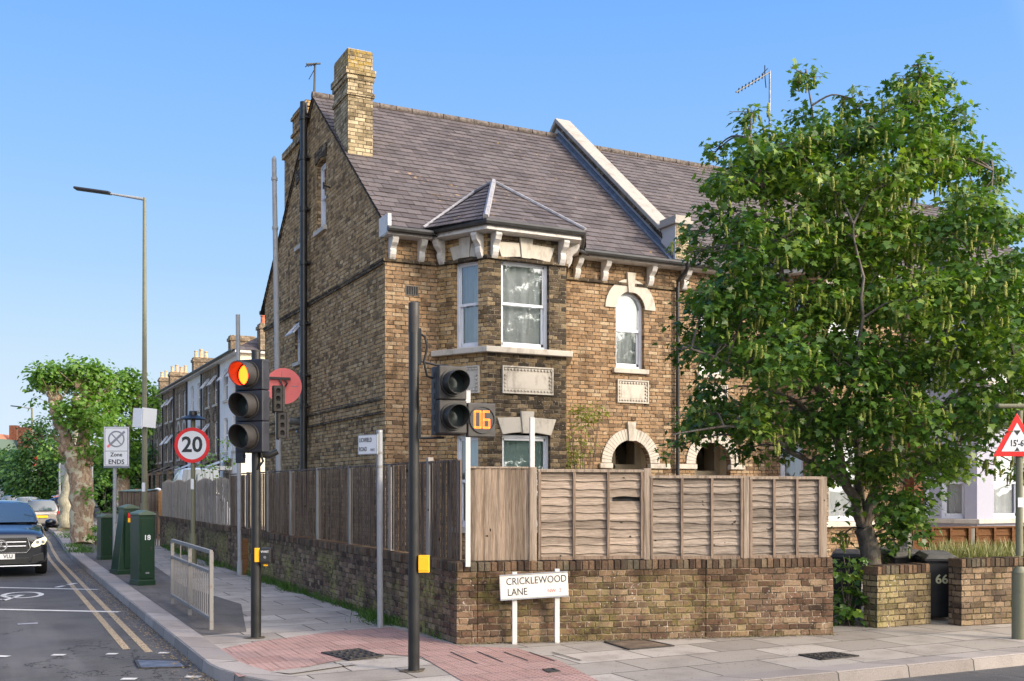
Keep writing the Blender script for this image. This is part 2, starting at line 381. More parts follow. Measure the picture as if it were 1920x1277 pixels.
M['glass'] = glass('window_glass', (.98,.99,.99)); M['car_glass'] = glass('car_glass', (.22,.28,.32), .5)
def cloth(name, col, fr=22., a=.16):
    n = NT(name); x, y, z = n.sep(n.obj()); w_ = n.m('SINE', n.m('ADD', n.m('MULTIPLY', n.m('ADD', x, y), fr), n.m('MULTIPLY', n.noise(n.obj(), 1.8, 2), 6.)))
    n.bump(w_, .02); return n.fin(n.mix(n.sm(w_, -1., 1., 0., 1.), tuple(c*(1-a) for c in col), col), .9, spec=.1)
M['net'] = cloth('net_curtain', (.84,.87,.86)); M['drape'] = cloth('drape', (.55,.52,.46), 30, .35); M['blind'] = plain('pale_teal_blind', (.50,.66,.64), .8, var=.06)
def lit(name, col, st):
    n = NT(name); n.b.inputs['Emission Color'].default_value = (*col, 1); n.b.inputs['Emission Strength'].default_value = st; return n.fin(col, .4)
M['red_lens'] = lit('lit_red_lens', (1, .05, .004), 7.); M['led'] = lit('amber_led', (1, .14, .008), 1.6)
M['lens_off'] = plain('unlit_lens', (.02,.03,.03), .15)
M['tail'] = plain('tail_light', (.55,.03,.03), .2); M['headlamp'] = lit('headlamp', (.95,.86,.55), .35)
M['plate_y'] = plain('yellow_plate', (.85,.5,.02), .4); M['plate_w'] = plain('white_plate', (.72,.72,.7), .4)

def wood(name, a, b, grain=(3., 3., .25), board=None, axis=0, dark=.5, nail=False):
    n = NT(name); p = n.obj(); uv = n.uv(); x, y, _ = n.sep(uv)
    q = n.vm('MULTIPLY', p, grain); f = n.noise(q, 9, 6, .65)
    c = n.mix(n.sm(f, .3, .7), a, b)
    f2 = n.noise(n.vm('MULTIPLY', p, tuple(g*.35 for g in grain)), 5, 4, .6); c = n.mix(n.m('MULTIPLY', n.sm(f2, .45, .7), dark), c, tuple(v*.28 for v in a))
    if board:
        zz_ = n.sep(p)[2]; xx_ = n.sep(p)[0]; wr = n.white(n.m('FLOOR', n.m('DIVIDE', x if axis == 0 else y, board)) if axis < 2 else n.comb(n.m('FLOOR', n.m('DIVIDE', n.m('SUBTRACT', zz_, .955), board)), n.m('FLOOR', n.m('MULTIPLY', xx_, .55)), 0.))[0]
        c = n.mix(.85, c, n.ramp(wr, [(0, .55), (.5, .95), (1, 1.25)]), 'MULTIPLY')
    kn = n.sm(n.noise(p, 14, 1, .3), .77, .80); c = n.mix(kn, c, tuple(v*.18 for v in a))
    n.bump(f, .006); return n.fin(c, .88, spec=.15)
M['board_dark'] = wood('dark_weathered_board', (.105,.08,.064), (.215,.175,.145), (14, 14, .5), .088, 0, .7)
M['board_grey'] = wood('silver_grey_board', (.24,.22,.20), (.38,.345,.31), (14, 14, .5), .11, 0, .5)
M['board_tan'] = wood('tan_board', (.22,.16,.112), (.40,.31,.235), (14, 14, .6), .115, 0, .6)
M['lap_tan'] = wood('tan_lap_board', (.25,.19,.145), (.42,.335,.265), (1.3, 1.3, 20), .0962, 2, .45)
M['lap_grey'] = wood('greyed_lap_board', (.205,.162,.128), (.36,.295,.242), (1.3, 1.3, 20), .0905, 2, .5)
M['lap_orange'] = wood('orange_lap_board', (.40,.22,.10), (.58,.34,.18), (.7, .7, 14), None, 1, .4)
M['lap_brown'] = wood('brown_lap_board', (.12,.055,.024), (.20,.095,.044), (.7, .7, 14), None, 1, .5)
M['post_wood'] = wood('fence_post_wood', (.24,.185,.14), (.38,.305,.24), (14, 14, .6), None, 0, .6)
M['batten'] = wood('batten_wood', (.17,.12,.085), (.30,.22,.165), (14, 14, .8), None, 0, .5)
M['concrete'] = weathered('concrete', (.33,.30,.265), (.18,.165,.14), .7, 9, .9, .004)

# grounds
def asphalt(name, c0, c1, stain=.5, sc2=1.):
    n = NT(name); p = n.pos(); f = n.noise(p, 260, 2, .8); g = n.noise(p, 1.1*sc2, 5, .6)
    c = n.mix(n.sm(f, .35, .72), c0, c1); c = n.mix(n.m('MULTIPLY', n.sm(g, .42, .68), stain), c, tuple(v*.6 for v in c0))
    g3 = n.noise(n.vm('MULTIPLY', p, (1.6, .12, 1)), 1.2, 3); c = n.mix(n.m('MULTIPLY', n.sm(g3, .5, .7), .25), c, tuple(v*1.5 for v in c1))
    vo = n.n('TexVoronoi', feature='DISTANCE_TO_EDGE'); vo.inputs['Scale'].default_value = .55
    n.set(vo.inputs['Vector'], n.vm('ADD', p, n.vm('SCALE', n.noise(p, 2., 4, .7, 1), .9)))
    crk = n.m('MULTIPLY', n.sm(vo.outputs['Distance'], .009, .002), n.sm(n.noise(p, .5, 2), .48, .6))
    c = n.mix(crk, c, (.012,.012,.012))
    n.bump(f, .006, .8); return n.fin(c, .9, spec=.3)
M['asphalt'] = asphalt('road_asphalt', (.062,.060,.062), (.125,.119,.120))
M['asphalt_patch'] = asphalt('pavement_asphalt', (.085,.076,.070), (.165,.148,.135), .45, 2)
def paving():
    n = NT('paving_slabs'); p = n.pos(); x, y, z = n.sep(p)
    face, r1, r2, fy = cells(n, n.comb(x, y, 0.), .9, .62, None, .006, .006, .012)
    c = n.ramp(r1, [(0, (.27,.235,.20)), (.5, (.345,.305,.262)), (1, (.42,.37,.32))])
    c = n.mix(.7, c, n.ramp(n.noise(p, 55, 4, .7), [(.3, .7), (.7, 1.15)]), 'MULTIPLY')
    c = n.mix(n.m('MULTIPLY', n.sm(n.noise(p, 1.7, 5, .65), .45, .68), .55), c, (.185,.155,.13))
    spot = n.sm(n.noise(p, 19, 1, .3), .72, .76); c = n.mix(n.m('MULTIPLY', spot, .6), c, (.06,.055,.05))
    c = n.mix(face, (.04,.036,.032), c); h = n.m('ADD', face, n.m('MULTIPLY', n.noise(p, 120, 3), .25)); n.bump(h, .01, .8)
    return n.fin(c, .85, spec=.3)
M['paving'] = paving()
def tactile():
    n = NT('pink_blister_paving'); p = n.pos(); x, y, z = n.sep(p)
    face, r1, r2, fy = cells(n, n.comb(x, y, 0.), .4, .4, None, .003, .003, .004)
    bx = n.m('SUBTRACT', n.m('FRACT', n.m('DIVIDE', x, .0667)), .5); by = n.m('SUBTRACT', n.m('FRACT', n.m('DIVIDE', y, .0667)), .5)
    d = n.m('SQRT', n.m('ADD', n.m('MULTIPLY', bx, bx), n.m('MULTIPLY', by, by))); dome = n.sm(d, .36, .22)
    c = n.ramp(r1, [(0, (.38,.215,.18)), (1, (.50,.31,.265))]); c = n.mix(n.m('MULTIPLY', n.sm(n.noise(p, 2.4, 5, .65), .42, .66), .55), c, (.29,.20,.175))
    c = n.mix(.5, c, n.ramp(n.noise(p, 60, 4, .7), [(.3, .65), (.7, 1.2)]), 'MULTIPLY')
    c = n.mix(n.m('MULTIPLY', n.m('SUBTRACT', 1., dome), .42), c, (.22,.14,.12)); c = n.mix(face, (.10,.07,.06), c)
    n.bump(n.m('ADD', n.m('MULTIPLY', dome, 1.), n.m('MULTIPLY', face, .4)), .014, 1.); return n.fin(c, .8, spec=.3)
M['tactile'] = tactile()
def kerbm():
    n = NT('granite_kerb'); p = n.pos(); x, y, z = n.sep(p); uv = n.uv()
    face, r1, r2, fy = cells(n, n.comb(n.m('ADD', n.m('MULTIPLY', y, 1.), n.m('MULTIPLY', x, 1.)), 5., 0.), .915, 10., None, .006, .005, .004)
    c = n.ramp(r1, [(0, (.25,.215,.195)), (1, (.36,.315,.285))]); c = n.mix(.7, c, n.ramp(n.noise(p, 90, 4, .8), [(.3, .55), (.7, 1.25)]), 'MULTIPLY')
    c = n.mix(n.m('MULTIPLY', n.sm(n.noise(p, 2.5, 5), .45, .7), .45), c, (.17,.145,.125)); c = n.mix(face, (.05,.045,.04), c)
    n.bump(n.noise(p, 80, 3), .006); return n.fin(c, .8, spec=.35)
M['kerb'] = kerbm()
def roadpaint(name, col, wear):
    n = NT(name); p = n.pos(); f = n.noise(p, 45, 5, .75)
    tr = n.n('BsdfTransparent'); mx = n.n('MixShader'); n.set(mx.inputs[0], n.sm(f, wear-.06, wear+.04)); n.t.links.new(tr.outputs[0], mx.inputs[1]); n.t.links.new(n.b.outputs[0], mx.inputs[2]); n.t.links.new(mx.outputs[0], n.out.inputs[0])
    return n.fin(n.mix(n.noise(p, 5, 3), tuple(v*.75 for v in col), col), .75)
M['paint_white'] = roadpaint('road_paint_white', (.62,.60,.57), .40); M['paint_yellow'] = roadpaint('road_paint_yellow', (.44,.33,.20), .46)
M['soil'] = plain('soil', (.09,.07,.045), .95, var=.5, scale=5, bump=.02, bs=30)
def bark(name, a, b, c_, sc_=5., amt=.5):
    n = NT(name); p = n.obj(); q = n.vm('MULTIPLY', p, (1, 1, .35)); f = n.noise(q, sc_*3, 6, .7); c = n.mix(n.sm(f, .35, .65), a, b)
    c = n.mix(n.sm(n.noise(p, sc_, 4, .6), amt, amt+.06), c, c_); n.bump(f, .03); return n.fin(c, .9, spec=.2)
M['bark'] = bark('grey_brown_bark', (.085,.066,.052), (.20,.165,.135), (.15,.135,.115))
M['bark_plane'] = bark('plane_bark', (.20,.13,.085), (.40,.29,.20), (.46,.42,.30), 4, .52)
M['bark_pale'] = bark('pale_plane_bark', (.28,.25,.17), (.42,.39,.29), (.26,.24,.16), 5, .56)
def leaf(name, a, b, c_, tr=.35):
    n = NT(name); r = n.n('Attribute', attribute_name='rnd').outputs['Fac']; c = n.ramp(r, [(0, a), (.55, b), (1, c_)])
    n.set(n.b.inputs['Base Color'], c); n.b.inputs['Roughness'].default_value = .42; n.b.inputs['Specular IOR Level'].default_value = .4
    t = n.n('BsdfTranslucent'); n.set(t.inputs[0], n.mix(1., c, (1.1, 1.25, .45), 'MULTIPLY')); mx = n.n('MixShader'); mx.inputs[0].default_value = tr
    n.t.links.new(n.b.outputs[0], mx.inputs[1]); n.t.links.new(t.outputs[0], mx.inputs[2]); n.t.links.new(mx.outputs[0], n.out.inputs[0]); return n.mat
M['leaf'] = leaf('sycamore_leaf', (.030,.082,.018), (.095,.185,.028), (.32,.41,.06))
M['raceme'] = leaf('sycamore_flower', (.22,.28,.05), (.36,.40,.08), (.50,.48,.12), .35)
M['leaf_plane'] = leaf('plane_leaf', (.075,.165,.022), (.15,.28,.04), (.25,.40,.07), .42)
M['leaf_far'] = leaf('far_leaf', (.04,.10,.025), (.075,.16,.035), (.12,.22,.05), .3)
M['leaf_yellow'] = leaf('yellow_green_leaf', (.13,.16,.03), (.22,.24,.05), (.30,.30,.08), .4)
M['grass'] = leaf('grass_blade', (.035,.09,.015), (.06,.14,.025), (.12,.19,.05), .3)
M['straw'] = leaf('straw_grass', (.10,.12,.03), (.24,.24,.10), (.42,.38,.22), .3)
# ------------------------------------------------------------ ground, roads, pavement
def sheet(name, poly, z, mat):
    b = MB(); fs = []
    for t in tessellate_polygon([[Vector((p[0], p[1], 0)) for p in poly]]):
        a, c, d = (Vector((poly[i][0], poly[i][1], 0)) for i in t); fs.append(t if (c-a).cross(d-a).z > 0 else (t[0], t[2], t[1]))
    b.add([(p[0], p[1], z) for p in poly], fs); return struct(b.build(name, mat))
RZ = -.12
sheet('ground', [(-700,-700),(900,-700),(900,1100),(-700,1100)], -.20, M['soil'])
sheet('road', [(-60,-21.5),(120,-21.5),(120,-9),(0,-6),(0,150),(-13,150),(-13,-9),(-60,-9)], RZ, M['asphalt'])
kside = [(-4.4, -7.0)] + [(-4.4, y) for y in (0., 8., 13.)] + [(-4.3, 18.), (-4.15, 23.), (-4.0, 30.), (-3.9, 150.)]
karc = [(-1.0+3.4*math.cos(R(a)), -6.82+3.4*math.sin(R(a))) for a in range(180, 271, 9)]
kfront = [(-1.0, -10.22), (120, -12.2)]
kline = list(reversed(kside)) + karc[1:] + kfront[1:]
sheet('pavement', kline + [(120, 150)], 0, M['paving'])
sheet('pavement_far_side', [(-60,-60),(120,-60),(120,-21.5),(-60,-21.5)], -.02, M['paving'])
sheet('pavement_west', [(-60,-9),(-13,-9),(-13,150),(-60,150)], -.02, M['paving'])
def strip(name, line, w, z, mat, drop=None, lift=.010):
    b = MB(); pts = [Vector((p[0], p[1], 0)) for p in line]; offs = []
    for i, p in enumerate(pts):
        a = pts[max(i-1, 0)]; c = pts[min(i+1, len(pts)-1)]; d = (c-a).normalized(); offs.append(Vector((-d.y, d.x, 0)))
    vs = []
    for p, o in zip(pts, offs):
        q = p + o*w; zz = z + lift
        vs += [(p.x, p.y, zz), (q.x, q.y, zz)]
        if drop is not None: vs[-2] = (p.x+o.x*.015, p.y+o.y*.015, zz); vs.append((p.x, p.y, zz-.02)); vs.append((p.x-o.x*.01, p.y-o.y*.01, drop))
    k = 4 if drop is not None else 2; fs = []
    for i in range(len(pts)-1):
        a = i*k; c = (i+1)*k; fs.append((a, c, c+1, a+1))
        if drop is not None: fs += [(a+2, c+2, c, a), (a+3, c+3, c+2, a+2)]
    b.add(vs, fs); return struct(b.build(name, mat))
strip('kerb', list(reversed(kside)), .30, 0, M['kerb'], RZ-.02)
strip('kerb_corner', [(-4.4, -7.0)]+karc[1:], .30, 0, M['kerb'], RZ-.02)
strip('kerb_front', kfront, .30, 0, M['kerb'], RZ-.02)
# drainage / leaf-litter strip in the gutter
lit_ = MB(); rr = random.Random(3)
for i in range(1500):
    y = rr.uniform(-9.3, 9); x = -4.42-abs(rr.gauss(0, .13)) if y > -7.3 else None
    if x is None:
        a = R(180 + rr.uniform(0, 35)); rad = 3.42+abs(rr.gauss(0, .12)); x = -1.0+rad*math.cos(a); y = -6.82+rad*math.sin(a)
    s_ = rr.uniform(.008, .022); t = rr.uniform(0, 6.3); c, s = math.cos(t)*s_, math.sin(t)*s_
    z = RZ+.006+rr.uniform(0, .008)
    lit_.add([(x-c, y-s, z), (x+s*.6, y-c*.6, z+.004), (x+c, y+s, z), (x-s*.6, y+c*.6, z+.003)], [(0,1,2,3)])
tag(lit_.build('leaf_litter', plain('dry_litter', (.33,.24,.13), .9, var=.5, scale=40)), 'dry leaf litter and seeds lying in the gutter by the kerb', 'litter', kind='stuff')
# asphalt strip of the pavement round the cabinets and rail, and beyond
sheet('asphalt_patch', [G(462,1185), (-4.08,-4.82), (-4.08, 13.), (-3.7, 26), (-3.6, 140), (-1.6, 140), (-1.6, 18.), (-2.7, 14.), (-3.2,2.), (-2.9,-1.5)], .004, M['asphalt_patch'])
for nm, q in (('tactile_paving', [(392,1222),(480,1204),(640,1183),(735,1177),(800,1196),(862,1212),(968,1216),(1050,1240),(1150,1292),(890,1292),(790,1232),(700,1226),(600,1246),(520,1262),(447,1270)]),):
    sheet(nm, [G(*p) for p in q], .006, M['tactile'])
tp = struct(MB().add([tuple(G(u, v, .012)) for u, v in ((505,1259),(640,1243),(672,1245),(545,1263))], [(3,2,1,0)]).build('concrete_strip', M['paving']))

# road markings
mk = RZ+.004
def lines(name, pairs, mat, z=mk):
    b = MB()
    for q in pairs: b.add([(p[0], p[1], z) for p in q], [(0,1,2,3)])
    return struct(b.build(name, mat))
def ln(a, b, w):
    a = Vector((a[0], a[1], 0)); b = Vector((b[0], b[1], 0)); d = (b-a).normalized(); o = Vector((-d.y, d.x, 0))*w/2
    return [a+o*-1, b-o, b+o, a+o]
segs = []
for xo in (-.34, -.55):
    pts = [(-4.4+xo, -5.1+(.35 if xo < -.5 else 0)), (-4.4+xo, 13.), (-4.3+xo, 18.), (-4.15+xo, 23.), (-4.0+xo, 60.)]
    segs += [ln(pts[i], pts[i+1], .085) for i in range(4)]
lines('double_yellow_lines', segs, M['paint_yellow'])
def gz(u, v): return G(u, v, RZ)
def pl(u0, v0, u1, v1, w): return ln(gz(u0, v0), gz(u1, v1), w)
lines('stop_lines', [pl(-60,1142,224,1148,.13), pl(-60,1101,184,1106,.12)], M['paint_white'], RZ+.007)
lines('crossing_dashes', [pl(-10,1231,16,1232,.10), pl(98,1229,122,1229,.10), pl(200,1227,220,1227,.10), pl(298,1225,317,1225,.10),
    pl(228,1274,256,1274,.1), pl(347,1270,377,1270,.1), pl(105,1102,120,1099,.1), pl(128,1097,143,1094,.1)], M['paint_white'], RZ+.008)
# bicycle symbol, seen from the far end of the advance box
bk = []
cx, cy = -6.05, 2.15
def ring(cx, cy, rx, ry, w, n=22):
    o = []
    for i in range(n):
        a, b_ = 2*math.pi*i/n, 2*math.pi*(i+1)/n
        o.append([(cx+rx*math.cos(a), cy+ry*math.sin(a)), (cx+rx*math.cos(b_), cy+ry*math.sin(b_)), (cx+(rx-w)*math.cos(b_), cy+(ry-w)*math.sin(b_)), (cx+(rx-w)*math.cos(a), cy+(ry-w)*math.sin(a))])
    return o
g0 = gz(42, 1116); g1 = gz(-40, 1116)
bk = ring(g0.x, g0.y, .36, .60, .09) + ring(g1.x-.1, g1.y, .36, .60, .09)
bk += [ln((g0.x, g0.y), (g0.x-.32, g0.y-.9), .09), ln((g0.x-.32, g0.y-.9), (g1.x-.1, g1.y), .09), ln((g0.x-.32, g0.y-.9), (g0.x-.75, g0.y-.35), .08), ln((g0.x, g0.y), (g0.x-.7, g0.y-.1), .08)]
lines('bicycle_symbol', bk, M['paint_white'], RZ+.006)
c = gz(52, 1170); lines('lane_stud', [ln((c.x-.13, c.y), (c.x+.13, c.y), .16)], M['lead_pale'], RZ+.006)

# covers set in the ground
def cover(name, label, q, z, mat, ribs=True):
    t = thing(name, label, 'cover', tuple(G(sum(p[0] for p in q)/4, sum(p[1] for p in q)/4, z)))
    P = [G(u, v, z) - t.location for u, v in q]
    MB().add([tuple(p+Vector((0,0,.009))) for p in P], [(0,1,2,3)]).build('lid', mat, t)
    b = MB()
    for i in range(4):
        a, c = P[i], P[(i+1) % 4]; d = (c-a).normalized(); b.cbox(((a.x+c.x)/2, (a.y+c.y)/2, .008), ((c-a).length+.02, .03, .012), Matrix.Rotation(math.atan2(d.y, d.x), 3, 'Z'))
    b.build('frame', M['iron'], t)
    if ribs:
        b = MB(); n = 9
        for i in range(1, n):
            for j in range(1, n):
                u, v = i/n, j/n; p = (P[0]*(1-u)+P[1]*u)*(1-v) + (P[3]*(1-u)+P[2]*u)*v
                if (i+j) % 2: b.cbox((p.x, p.y, .014), (.05, .02, .008), Matrix.Rotation(R(27 if i % 2 else 117), 3, 'Z'))
        b.build('tread_pattern', M['iron'], t)
    return t
cover('manhole_cover', 'square ribbed iron cover between the two traffic light poles', [(605,1225),(655,1238),(717,1231),(672,1218)], .006, M['iron'])
cover('manhole_cover', 'brown iron cover in the grey slabs below the front fence', [(1135,1205),(1180,1219),(1262,1212),(1205,1200)], 0, plain('rusty_iron', (.13,.09,.06), .8, var=.4, bump=.004), False)
cover('manhole_cover', 'dark ribbed cover in the pavement near the right brick pier', [(1500,1229),(1540,1238),(1608,1231),(1560,1224)], 0, M['iron'])
cover('manhole_cover', 'bluish steel cover in the road beside the yellow lines', [(254,1238),(262,1254),(352,1252),(335,1240)], RZ, plain('blue_steel', (.10,.11,.14), .5, metal=.3, var=.4, bump=.004), False)
cover('stopcock_cover', 'small dark stopcock lid beside the pink paving', [(1020,1257),(1030,1262),(1048,1260),(1036,1255)], .002, M['iron'], False)
for k, (u0, v0, u1, v1) in enumerate(((845,1224,895,1246),(895,1223,943,1243),(945,1224,990,1240),(992,1224,1040,1241),(1035,1224,1090,1240))):
    a, b_ = G(u0, v0), G(u1, v1); o = lines('pavement_joint', [ln(a, b_, .022)], M['iron'], .010)

# ------------------------------------------------------------ slates
def clip(poly, conv):
    for i in range(len(conv)):
        a, b = conv[i], conv[(i+1) % len(conv)]; out = []
        def side(p): return (b[0]-a[0])*(p[1]-a[1]) - (b[1]-a[1])*(p[0]-a[0])
        for j in range(len(poly)):
            p, q = poly[j], poly[(j+1) % len(poly)]; sp, sq = side(p), side(q)
            if sp >= 0: out.append(p)
            if (sp >= 0) != (sq >= 0): t = sp/(sp-sq); out.append((p[0]+(q[0]-p[0])*t, p[1]+(q[1]-p[1])*t))
        poly = out
        if len(poly) < 3: return []
    return poly
def slates(polys, name, parent, rw=.30, rh=.205, rnd=random.Random(5), mat=None):
    V = []; Fs = []; A = []; base_ = MB()
    for P in polys:
        P = [Vector(p) for p in P]; nrm = (P[1]-P[0]).cross(P[2]-P[0]).normalized()
        if nrm.z < 0: P.reverse(); nrm = -nrm
        eh = Vector((0,0,1)).cross(nrm).normalized(); eu = nrm.cross(eh); O = P[0]
        q = [((p-O).dot(eh), (p-O).dot(eu)) for p in P]
        x0 = min(p[0] for p in q); x1 = max(p[0] for p in q); y0 = min(p[1] for p in q); y1 = max(p[1] for p in q)
        base_.add([tuple(p-nrm*.02) for p in P], [tuple(range(len(P)))])
        r = 0; y = y0
        while y < y1:
            x = x0 - rw*(.5 if r % 2 else 0) - rnd.uniform(0, .05)
            while x < x1:
                g = .004; sl_ = rnd.gauss(0, .0035); lo = -.004 if rnd.random() > .02 else -.03
                rect = [(x+g, y+lo+sl_), (x+rw-g, y+lo-sl_), (x+rw-g, y+rh), (x+g, y+rh)]
                c = clip(rect, q)
                if c:
                    lift = .013 + rnd.uniform(0, .006); o = len(V)
                    for (a, b) in c:
                        V.append(tuple(O + eh*a + eu*b + nrm*(lift*(1-(b-y)/rh)+.001)))
                    k = rnd.random(); A += [k]*len(c); Fs.append(tuple(range(o, o+len(c))))
                    # lower edge thickness
                    m = [i for i in range(len(c)) if c[i][1] < y+.02]
                    if len(m) >= 2:
                        a, b = c[m[0]], c[m[1]]; o2 = len(V)
                        for (pa, pb), h in ((a, lift), (b, lift), (b, lift-.011), (a, lift-.011)): V.append(tuple(O + eh*pa + eu*pb + nrm*h))
                        A += [k]*4; Fs.append((o2+3, o2+2, o2+1, o2))
                x += rw
            y += rh; r += 1
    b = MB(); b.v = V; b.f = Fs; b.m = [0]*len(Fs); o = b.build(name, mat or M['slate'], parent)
    at = o.data.attributes.new('rnd', 'FLOAT', 'POINT'); at.data.foreach_set('value', A)
    base_.build('shadow_underlay', M['dark'], o); return o  # black sheet beneath the slates, its colour standing in for their shadow lines

# ------------------------------------------------------------ house parts
def sash(Mx, w, h, parent, arch=False, cur='net', sill=True, mat=None, lower=True, vent=True, sillmat=None, two=True):
    mat = mat or M['upvc']; f = .055; y0 = .09
    b = MB(Mx)
    if arch:
        r = w/2; zs = h-r; o = [(0,0),(w,0)] + arc(r, zs, r, 0, 180, 16); i_ = [(f,f),(w-f,f)] + arc(r, zs, r-f, 0, 180, 16)
        n = len(o); vs = [(p[0], y0, p[1]) for p in o]+[(p[0], y0, p[1]) for p in i_]+[(p[0], y0+.09, p[1]) for p in i_]
        b.add(vs, [(k, (k+1) % n, n+(k+1) % n, n+k) for k in range(n)] + [(n+k, n+(k+1) % n, 2*n+(k+1) % n, 2*n+k) for k in range(n)])
    else:
        b.box(0, f, y0, y0+.09, 0, h); b.box(w-f, w, y0, y0+.09, 0, h); b.box(f, w-f, y0, y0+.09, h-f, h); b.box(f, w-f, y0, y0+.09, 0, f)
        if vent: b.box(w*.28, w*.72, y0-.012, y0, h-f*.75, h-f*.4)
    win = b.build('window', mat, parent, bevel=.004)
    m = h*.5; s = MB(Mx); g = .045
    if two:
        s.box(f, w-f, y0+.018, y0+.05, m-.02, m+.03); s.box(f, f+g*.7, y0+.02, y0+.05, m, h-f); s.box(w-f-g*.7, w-f, y0+.02, y0+.05, m, h-f if not arch else h-w/2)
        if not arch: s.box(f, w-f, y0+.02, y0+.05, h-f-g, h-f)
        s.box(f, f+g, y0+.05, y0+.08, f, m); s.box(w-f-g, w-f, y0+.05, y0+.08, f, m); s.box(f, w-f, y0+.05, y0+.08, f, f+g*1.4)
        for k in (.3, .7): s.box(w*k-.03, w*k+.03, y0+.005, y0+.02, m-.03, m-.01)
        s.build('sash', mat, win, bevel=.003)
    p = MB(Mx)
    if arch:
        pts = [(f, m), (w-f, m)] + arc(w/2, h-w/2, w/2-f*.9, 0, 180, 16); p.add([(a, y0+.035, c) for a, c in pts], [tuple(range(len(pts)))])
    else: p.quad((f, y0+.035, m), (w-f, y0+.035, m), (w-f, y0+.035, h-f), (f, y0+.035, h-f))
    p.quad((f, y0+.065, f), (w-f, y0+.065, f), (w-f, y0+.065, m), (f, y0+.065, m)); p.build('pane', M['glass'], win)
    c = MB(Mx); n = 24; cv = []
    for k in range(n+1):
        x = .01+(w-.02)*k/n; yy = y0+.16+.012*math.sin(k*1.9)+.008*math.sin(k*.8); cv += [(x, yy, 0), (x, yy, h if not arch else h-.02)]
    c.add(cv, [(2*k, 2*k+2, 2*k+3, 2*k+1) for k in range(n)]); c.build('curtain', M[cur], win, smooth=60)
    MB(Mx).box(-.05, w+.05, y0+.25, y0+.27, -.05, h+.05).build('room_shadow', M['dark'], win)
    if sill: MB(Mx).box(-.08, w+.08, -.07, y0+.02, -.10, -.003).build('sill', sillmat or M['stone'], win, bevel=.008)
    return win
def lintel(Mx, w, z, parent, h=.34, fl=.10, key=.42, y=-.025):
    b = MB(Mx); n = 10
    def ar(x): return .05*(1-((x-w/2)/(w/2))**2)
    low = [(x, z+ar(x)) for x in [w*i/n for i in range(n+1)]]
    L = [p for p in low if p[0] <= w/2-.1]+[(w/2-.1, z+ar(w/2-.1)), (w/2-.14, z+h), (-fl, z+h-.02)]
    Rr = [(w/2+.1, z+ar(w/2+.1))]+[p for p in low if p[0] >= w/2+.1]+[(w+fl, z+h-.02), (w/2+.14, z+h)]
    b.prism(L, y, .03); b.prism(Rr, y, .03); b.prism([(w/2-.098, z+.03), (w/2+.098, z+.03), (w/2+.135, z+key), (w/2-.135, z+key)], y-.025, .03)
    return b.build('lintel', M['stone'], parent, bevel=.006)
def archband(Mx, cx, zs, ri, ro, parent, z0=None, key=True, vouss=True, mat=None):
    b = MB(Mx); n = 26
    for i in range(n):
        a0, a1 = 180*i/n, 180*(i+1)/n; g = .35 if vouss else 0
        q = [(cx+ri*math.cos(R(a0+g)), zs+ri*math.sin(R(a0+g))), (cx+ro*math.cos(R(a0+g)), zs+ro*math.sin(R(a0+g))), (cx+ro*math.cos(R(a1-g)), zs+ro*math.sin(R(a1-g))), (cx+ri*math.cos(R(a1-g)), zs+ri*math.sin(R(a1-g)))]
        b.prism(q, -.03, .10)
    if key: b.prism([(cx-.065, zs+ri-.02), (cx+.065, zs+ri-.02), (cx+.10, zs+ro+.13), (cx-.10, zs+ro+.13)], -.06, .04)
    return b.build('arch', mat or M['stone'], parent)
def plaque(Mx, w, h, parent):
    o = MB(Mx).box(0, w, -.02, .02, 0, h).build('stone_panel', M['stone'], parent, bevel=.006)
    b = MB(Mx); b.box(0, w, -.045, -.02, 0, .025); b.box(0, w, -.045, -.02, h-.025, h); b.box(0, .025, -.045, -.02, .025, h-.025); b.box(w-.025, w, -.045, -.02, .025, h-.025)
    st = .068
    for k in range(int((w-.08)/st)+1):
        x = .06+k*st
        for z in (.06, h-.06): b.cbox((x, -.03, z), (.036, .03, .03), Matrix.Rotation(R(45), 3, 'Y'))
    for k in range(1, int((h-.1)/st)):
        z = .06+k*st
        for x in (.06, w-.06): b.cbox((x, -.03, z), (.036, .03, .03), Matrix.Rotation(R(45), 3, 'Y'))
    b.box(.10, w-.10, -.026, -.02, .10, h-.10); b.build('rope_moulding', M['stone'], o); return o
def bracket(Mx, parent, h=.42, d=.26):
    prof = [(0, 0), (0, h), (-d, h), (-d-.01, h-.05), (-d+.015, h-.09), (-d*.86, h*.68), (-d*.55, h*.54), (-d*.42, h*.45), (-d*.50, h*.38), (-d*.44, h*.20), (-d*.30, h*.05), (-d*.16, -.02)]
    b = MB(Mx @ Matrix.Rotation(R(90), 4, 'Z')); b.prism([(p[0], p[1]) for p in reversed(prof)], -.06, .06)
    return b.build('bracket', M['timber_white'], parent, bevel=.008)
BR = Matrix.Rotation(R(90), 4, 'Z')

RS = .817
def zr(y): return 6.70+RS*y
RIDGE = zr(4.63)

H = thing('corner_house', 'large brown brick corner house with canted bay, slate roof and tall chimneys', 'house')
TG = T(rz=R(-90))          # side (gable) wall frame: local x = -world Y
